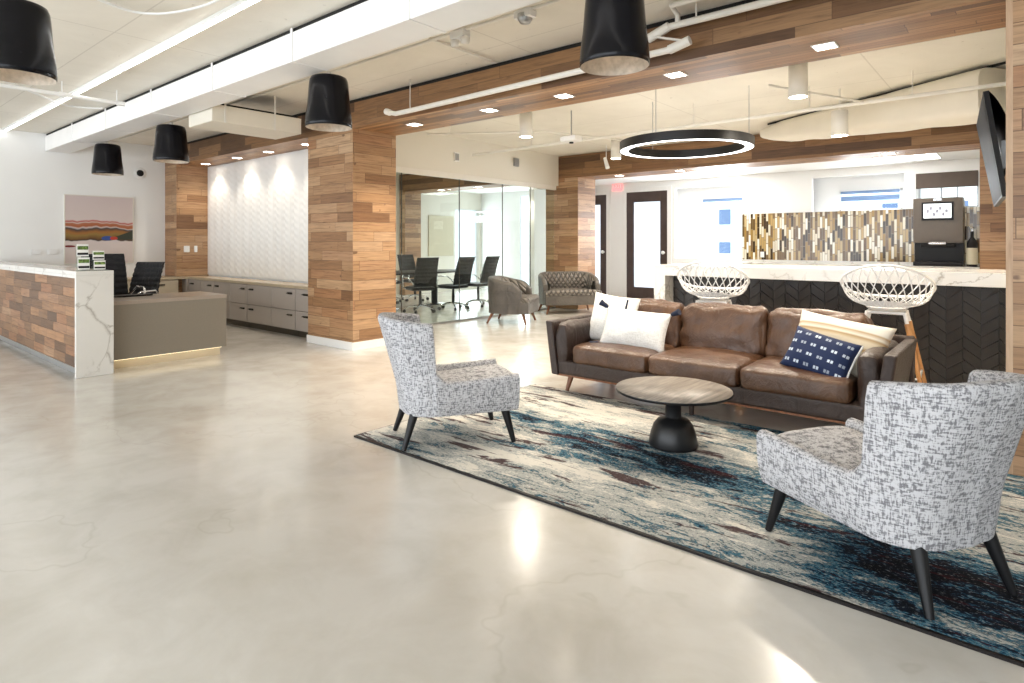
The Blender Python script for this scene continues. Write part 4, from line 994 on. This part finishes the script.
# ------------------------------------------------------------------ stools
def stool(label, loc, rz):
    t = thing('bar_stool', label, 'bar stool', loc, rz, 'white lattice bar stools')  # faces +y
    def rim(a):  # a=0 -> +x, back is -y
        c, s = math.cos(a), math.sin(a)
        k = (1-s)/2       # 1 at the back
        return Vector((.325*c, .27*s-.05*k, .90+.28*k**1.4))
    def bot(a):
        c, s = math.cos(a), math.sin(a); return Vector((.15*c, .145*s+.02, .835))
    def surf(a, f):
        A, B = bot(a), rim(a); p = A.lerp(B, f)
        # bowl bulge
        bl = math.sin(f*PI)*.03; n = Vector((math.cos(a), math.sin(a), 0)); p = p+n*bl; p.z -= math.sin(f*PI)*.03
        return p
    N = 72
    MB().tube([rim(2*PI*k/N) for k in range(N)], .011, 8, closed=True).build('rim', M['white'], t)
    b = MB(); n = 26; K = 7
    for k in range(n):
        a0 = 2*PI*k/n
        for sg in (-1, 1): b.tube([surf(a0+sg*f/K*.62, f/K) for f in range(K+1)], .0045, 5, cap=False)
    b.build('lattice', M['white'], t)
    b = MB()
    b.grid(lambda u, v: tuple(surf(2*PI*u, v*.22-.0)), 60, 4, wrap=True)
    b.lathe([(0,.80),(.10,.803),(.14,.817),(.152,.83)], (0,.01,0), 40); b.lathe([(.152,.832),(.10,.817),(0,.814)], (0,.01,0), 40)
    b.build('seat_pan', M['white'], t)
    for sx in (-1, 1):
        for sy in (-1, 1):
            tp = Vector((sx*.13, sy*.12+.01, .792)); ft = Vector((sx*.29, sy*.28+.01, 0))
            MB().tube([tp.lerp(ft, .10), ft], [.019,.013], 12).build('leg', M['stool_wood'], t)
            MB().tube([tp+Vector((0,0,.01)), tp, tp.lerp(ft, .10)], .0145, 10).build('leg_bracket', M['white'], t)
    f = .62; q = []
    for sx, sy in ((-1,-1),(1,-1),(1,1),(-1,1)): q.append(Vector((sx*.13, sy*.12+.01, .792)).lerp(Vector((sx*.29, sy*.28+.01, 0)), f))
    b = MB()
    for i in range(4): b.tube([q[i], q[(i+1)%4]], .009, 8)
    b.build('footrest', M['white'], t)
    b = MB(); z = .792
    for i, (sx, sy) in enumerate(((-1,-1),(1,-1),(1,1),(-1,1))):
        sx2, sy2 = ((1,-1),(1,1),(-1,1),(-1,-1))[i]; b.tube([(sx*.13,sy*.12+.01,z),(sx2*.13,sy2*.12+.01,z)], .012, 8)
    b.build('seat_frame', M['white'], t)
    return t
s1 = stool('white lattice bar stool at the bar, the left one behind the sofa middle', (-2.30, 5.75, 0), math.radians(12))
copy_tree(s1, (-.86, 5.78, 0), math.radians(4), 'white lattice bar stool at the bar, the right one behind the sofa arm')
# ------------------------------------------------------------------ wall screen
t = thing('wall_screen', 'black flat screen tilted down on the right wall above the bar', 'television', (-.05, 6.7, 2.1))
def q3(y, top): return (( -.195 if top else -.075) + (-.125 if y > 0 else 0))
nt_, nb_ = Vector((-.195,-.75,.425)), Vector((-.078,-.75,-.395))
ft_, fb_ = Vector((-.315,.90,.425)), Vector((-.178,.90,-.395))
e = (ft_-nt_).cross(nb_-nt_).normalized()
if e.x > 0: e = -e
bk = [p_-e*.035 for p_ in (nt_, nb_, fb_, ft_)]
b = MB(); fr = [nt_, nb_, fb_, ft_]; b.add(fr+bk, [(0,1,2,3),(7,6,5,4),(0,4,5,1),(1,5,6,2),(2,6,7,3),(3,7,4,0)]); b.build('bezel', M['black'], t)
cc = sum(fr, Vector())/4; sc = [cc+(p_-cc)*.965+e*.002 for p_ in fr]; MB().add(sc, [(0,1,2,3)]).build('display', M['screen'], t)
# bulged rear housing
b = MB(); g = [bk[0].lerp(cc,.0), bk[1].lerp(cc,.1), bk[2].lerp(cc,.12), bk[3].lerp(cc,.04)]
def rear(u, v):
    p_ = g[0].lerp(g[3], u).lerp(g[1].lerp(g[2], u), v); return p_-e*(.09*math.sin(min(1, v*1.15)*PI)**.8)
b.grid(rear, 16, 16); b.build('rear_housing', M['black'], t)
MB().box(-.10, .004, -.1, .3, -.12, .12).build('wall_mount', M['steel'], t)
# ------------------------------------------------------------------ kitchen
struct(MB().box(-4.74, -.045, YF-.03, YF, .99, 1.99).build('wall_backsplash', M['mosaic']), 'mosaic backsplash of upright gold, brown and white sticks')
t = thing('kitchen_counter', 'white kitchen counter with pale stone top below the mosaic', 'counter', (-4.74, 12.85, 0))
MB().box(0, 4.69, .0, .64, .91, .95).build('worktop', M['marble'], t, bevel=.003); MB().box(0, 4.69, .6, .618, .95, 1.0).build('upstand', M['marble'], t)
MB().box(0, 4.69, .05, .62, .08, .91).build('body', M['white'], t); MB().box(0, 4.69, .1, .6, 0, .08).build('plinth', M['dark'], t)
for k in range(6): MB().box(.01+k*.78, .01+k*.78+.765, .03, .05, .1, .9).build('door', M['white'], t, bevel=.003)
t = thing('beverage_machine', 'tall bronze-grey beverage machine with lit touch screen on the kitchen counter', 'beverage machine', (-1.16, 13.1, .952))
MB().rbox((0,.02,.80), (.73,.42,.80), .025, 6).build('upper_body', M['machine'], t)
MB().rbox((0,.12,.21), (.72,.24,.42), .01, 5).build('rear_body', M['machine_dark'], t)
MB().rbox((0,.0,.04), (.72,.42,.08), .01, 4).build('drip_tray', M['machine_dark'], t)
MB().box(-.23,.23,-.205,-.188,.80,1.12).build('screen_bezel', M['black'], t); sc = MB().box(-.2,.2,-.21,-.205,.84,1.09).build('touch_screen', M['display'], t)
b = MB()
for k in range(7): xx = -.15+k*.045; zz = .93+.06*math.sin(k*2.1); b.box(xx-.01, xx+.03, -.212, -.2105, zz, zz+.06)
b.build('screen_icons', M['disp_grey'], sc)
MB().box(-.06,.06,-.2,-.185,1.145,1.185).build('badge', M['chrome'], t)
MB().rbox((0,-.18,.40), (.26,.12,.06), .02, 4).build('dispensing_spout', M['chrome'], t)
MB().rbox((0,-.14,.36), (.5,.14,.06), .02, 4).build('nozzle_housing', M['machine_dark'], t)
t = thing('dispenser_bottle', 'dark bottle with a pale label standing right of the beverage machine', 'bottle', (-.68, 13.0, .952))
MB().lathe([(0,0),(.075,0),(.078,.02),(.078,.40),(.05,.46),(.025,.50),(.025,.60),(0,.61)], seg=24).build('bottle_body', M['machine_dark'], t)
MB().lathe([(.0795,.04),(.0795,.32)], seg=24).build('bottle_label', M['tan'], t)
MB().tube([(0,0,.6),(0,0,.66),(-.05,-.02,.68)], .014, 8).build('pump', M['chrome'], t)
struct(MB().box(-4.35,-4.27,YF-.036,YF-.03,1.05,1.17).build('trim_5', M['white']))
struct(MB().box(-7.78,-7.76,10.9,11.0,0,.1).build('trim_6', M['white']))
# ------------------------------------------------------------------ building outside
t = thing('neighbour_building', 'pale building with blue windows seen through the kitchen windows', 'building', (-9.5, 24, 0))
MB().box(-7, 16, 0, 4, -6, 3.6).build('facade', M['facade'], t)
for x in (-1.6, .15, 2.0, 3.9, 5.8, 7.7):
    for z in (1.3, 2.45): MB().box(x, x+.45, -.03, 0, z-.35, z+.25 if z > 2 else z+.1).build('window', M['facade_win'], t)
# ------------------------------------------------------------------ world, lights, camera
w = bpy.data.worlds.new('sky'); bpy.context.scene.world = w; w.use_nodes = True; wt = w.node_tree; wt.nodes.clear()
wo = wt.nodes.new('ShaderNodeOutputWorld'); bg = wt.nodes.new('ShaderNodeBackground'); bg.inputs[0].default_value = (.86,.93,1,1); bg.inputs[1].default_value = 1.9
wt.links.new(bg.outputs[0], wo.inputs[0])
def area(name, loc, rot, sx, sy, e, col):
    l = bpy.data.lights.new(name, 'AREA'); l.shape = 'RECTANGLE'; l.size = sx; l.size_y = sy; l.energy = e; l.color = col
    o = bpy.data.objects.new(name, l); C.objects.link(o); o.location = loc; o.rotation_euler = rot; return o
# added fill lamp in the unseen glazing behind the camera
area('front_fill', (-4.2, -4.75, 1.6), (PI/2, 0, 0), 16, 2.9, 280, (.90,.95,1))
# daylight entering by the far windows
area('daylight_kitchen', (-5.3, YF+.33, 1.7), (-PI/2, 0, 0), 1.0, 1.3, 60, (.93,.97,1))
area('daylight_kitchen', (-2.35, YF+.33, 2.2), (-PI/2, 0, 0), 1.0, .4, 25, (.93,.97,1))
area('daylight_conference', (-10.6, YF-.03, 1.4), (-PI/2, 0, 0), .95, 2.6, 26, (.93,.97,1))
area('daylight_conference', (-12.55, 12.9, 1.2), (0, -PI/2, 0), 2.2, .95, 18, (.93,.97,1))
sc = bpy.context.scene
cam = bpy.data.cameras.new('camera'); co = bpy.data.objects.new('camera', cam); C.objects.link(co); sc.camera = co
co.location = (0, 0, 1.35); co.rotation_euler = (PI/2, 0, math.radians(40.12))
cam.sensor_width = 36; cam.lens = 36*607.9/1024; cam.shift_x = 0; cam.shift_y = -(341.5-243.37)/1024; cam.clip_start = .05; cam.clip_end = 200
vs = sc.view_settings; vs.view_transform = 'Standard'; vs.look = 'None'; vs.gamma = 1; vs.use_curve_mapping = False; vs.exposure = .6
sc.cycles.max_bounces = 8; sc.cycles.diffuse_bounces = 5; sc.cycles.transparent_max_bounces = 12; sc.cycles.sample_clamp_indirect = 6
sc.cycles.use_denoising = True; sc.cycles.caustics_reflective = False; sc.cycles.caustics_refractive = False
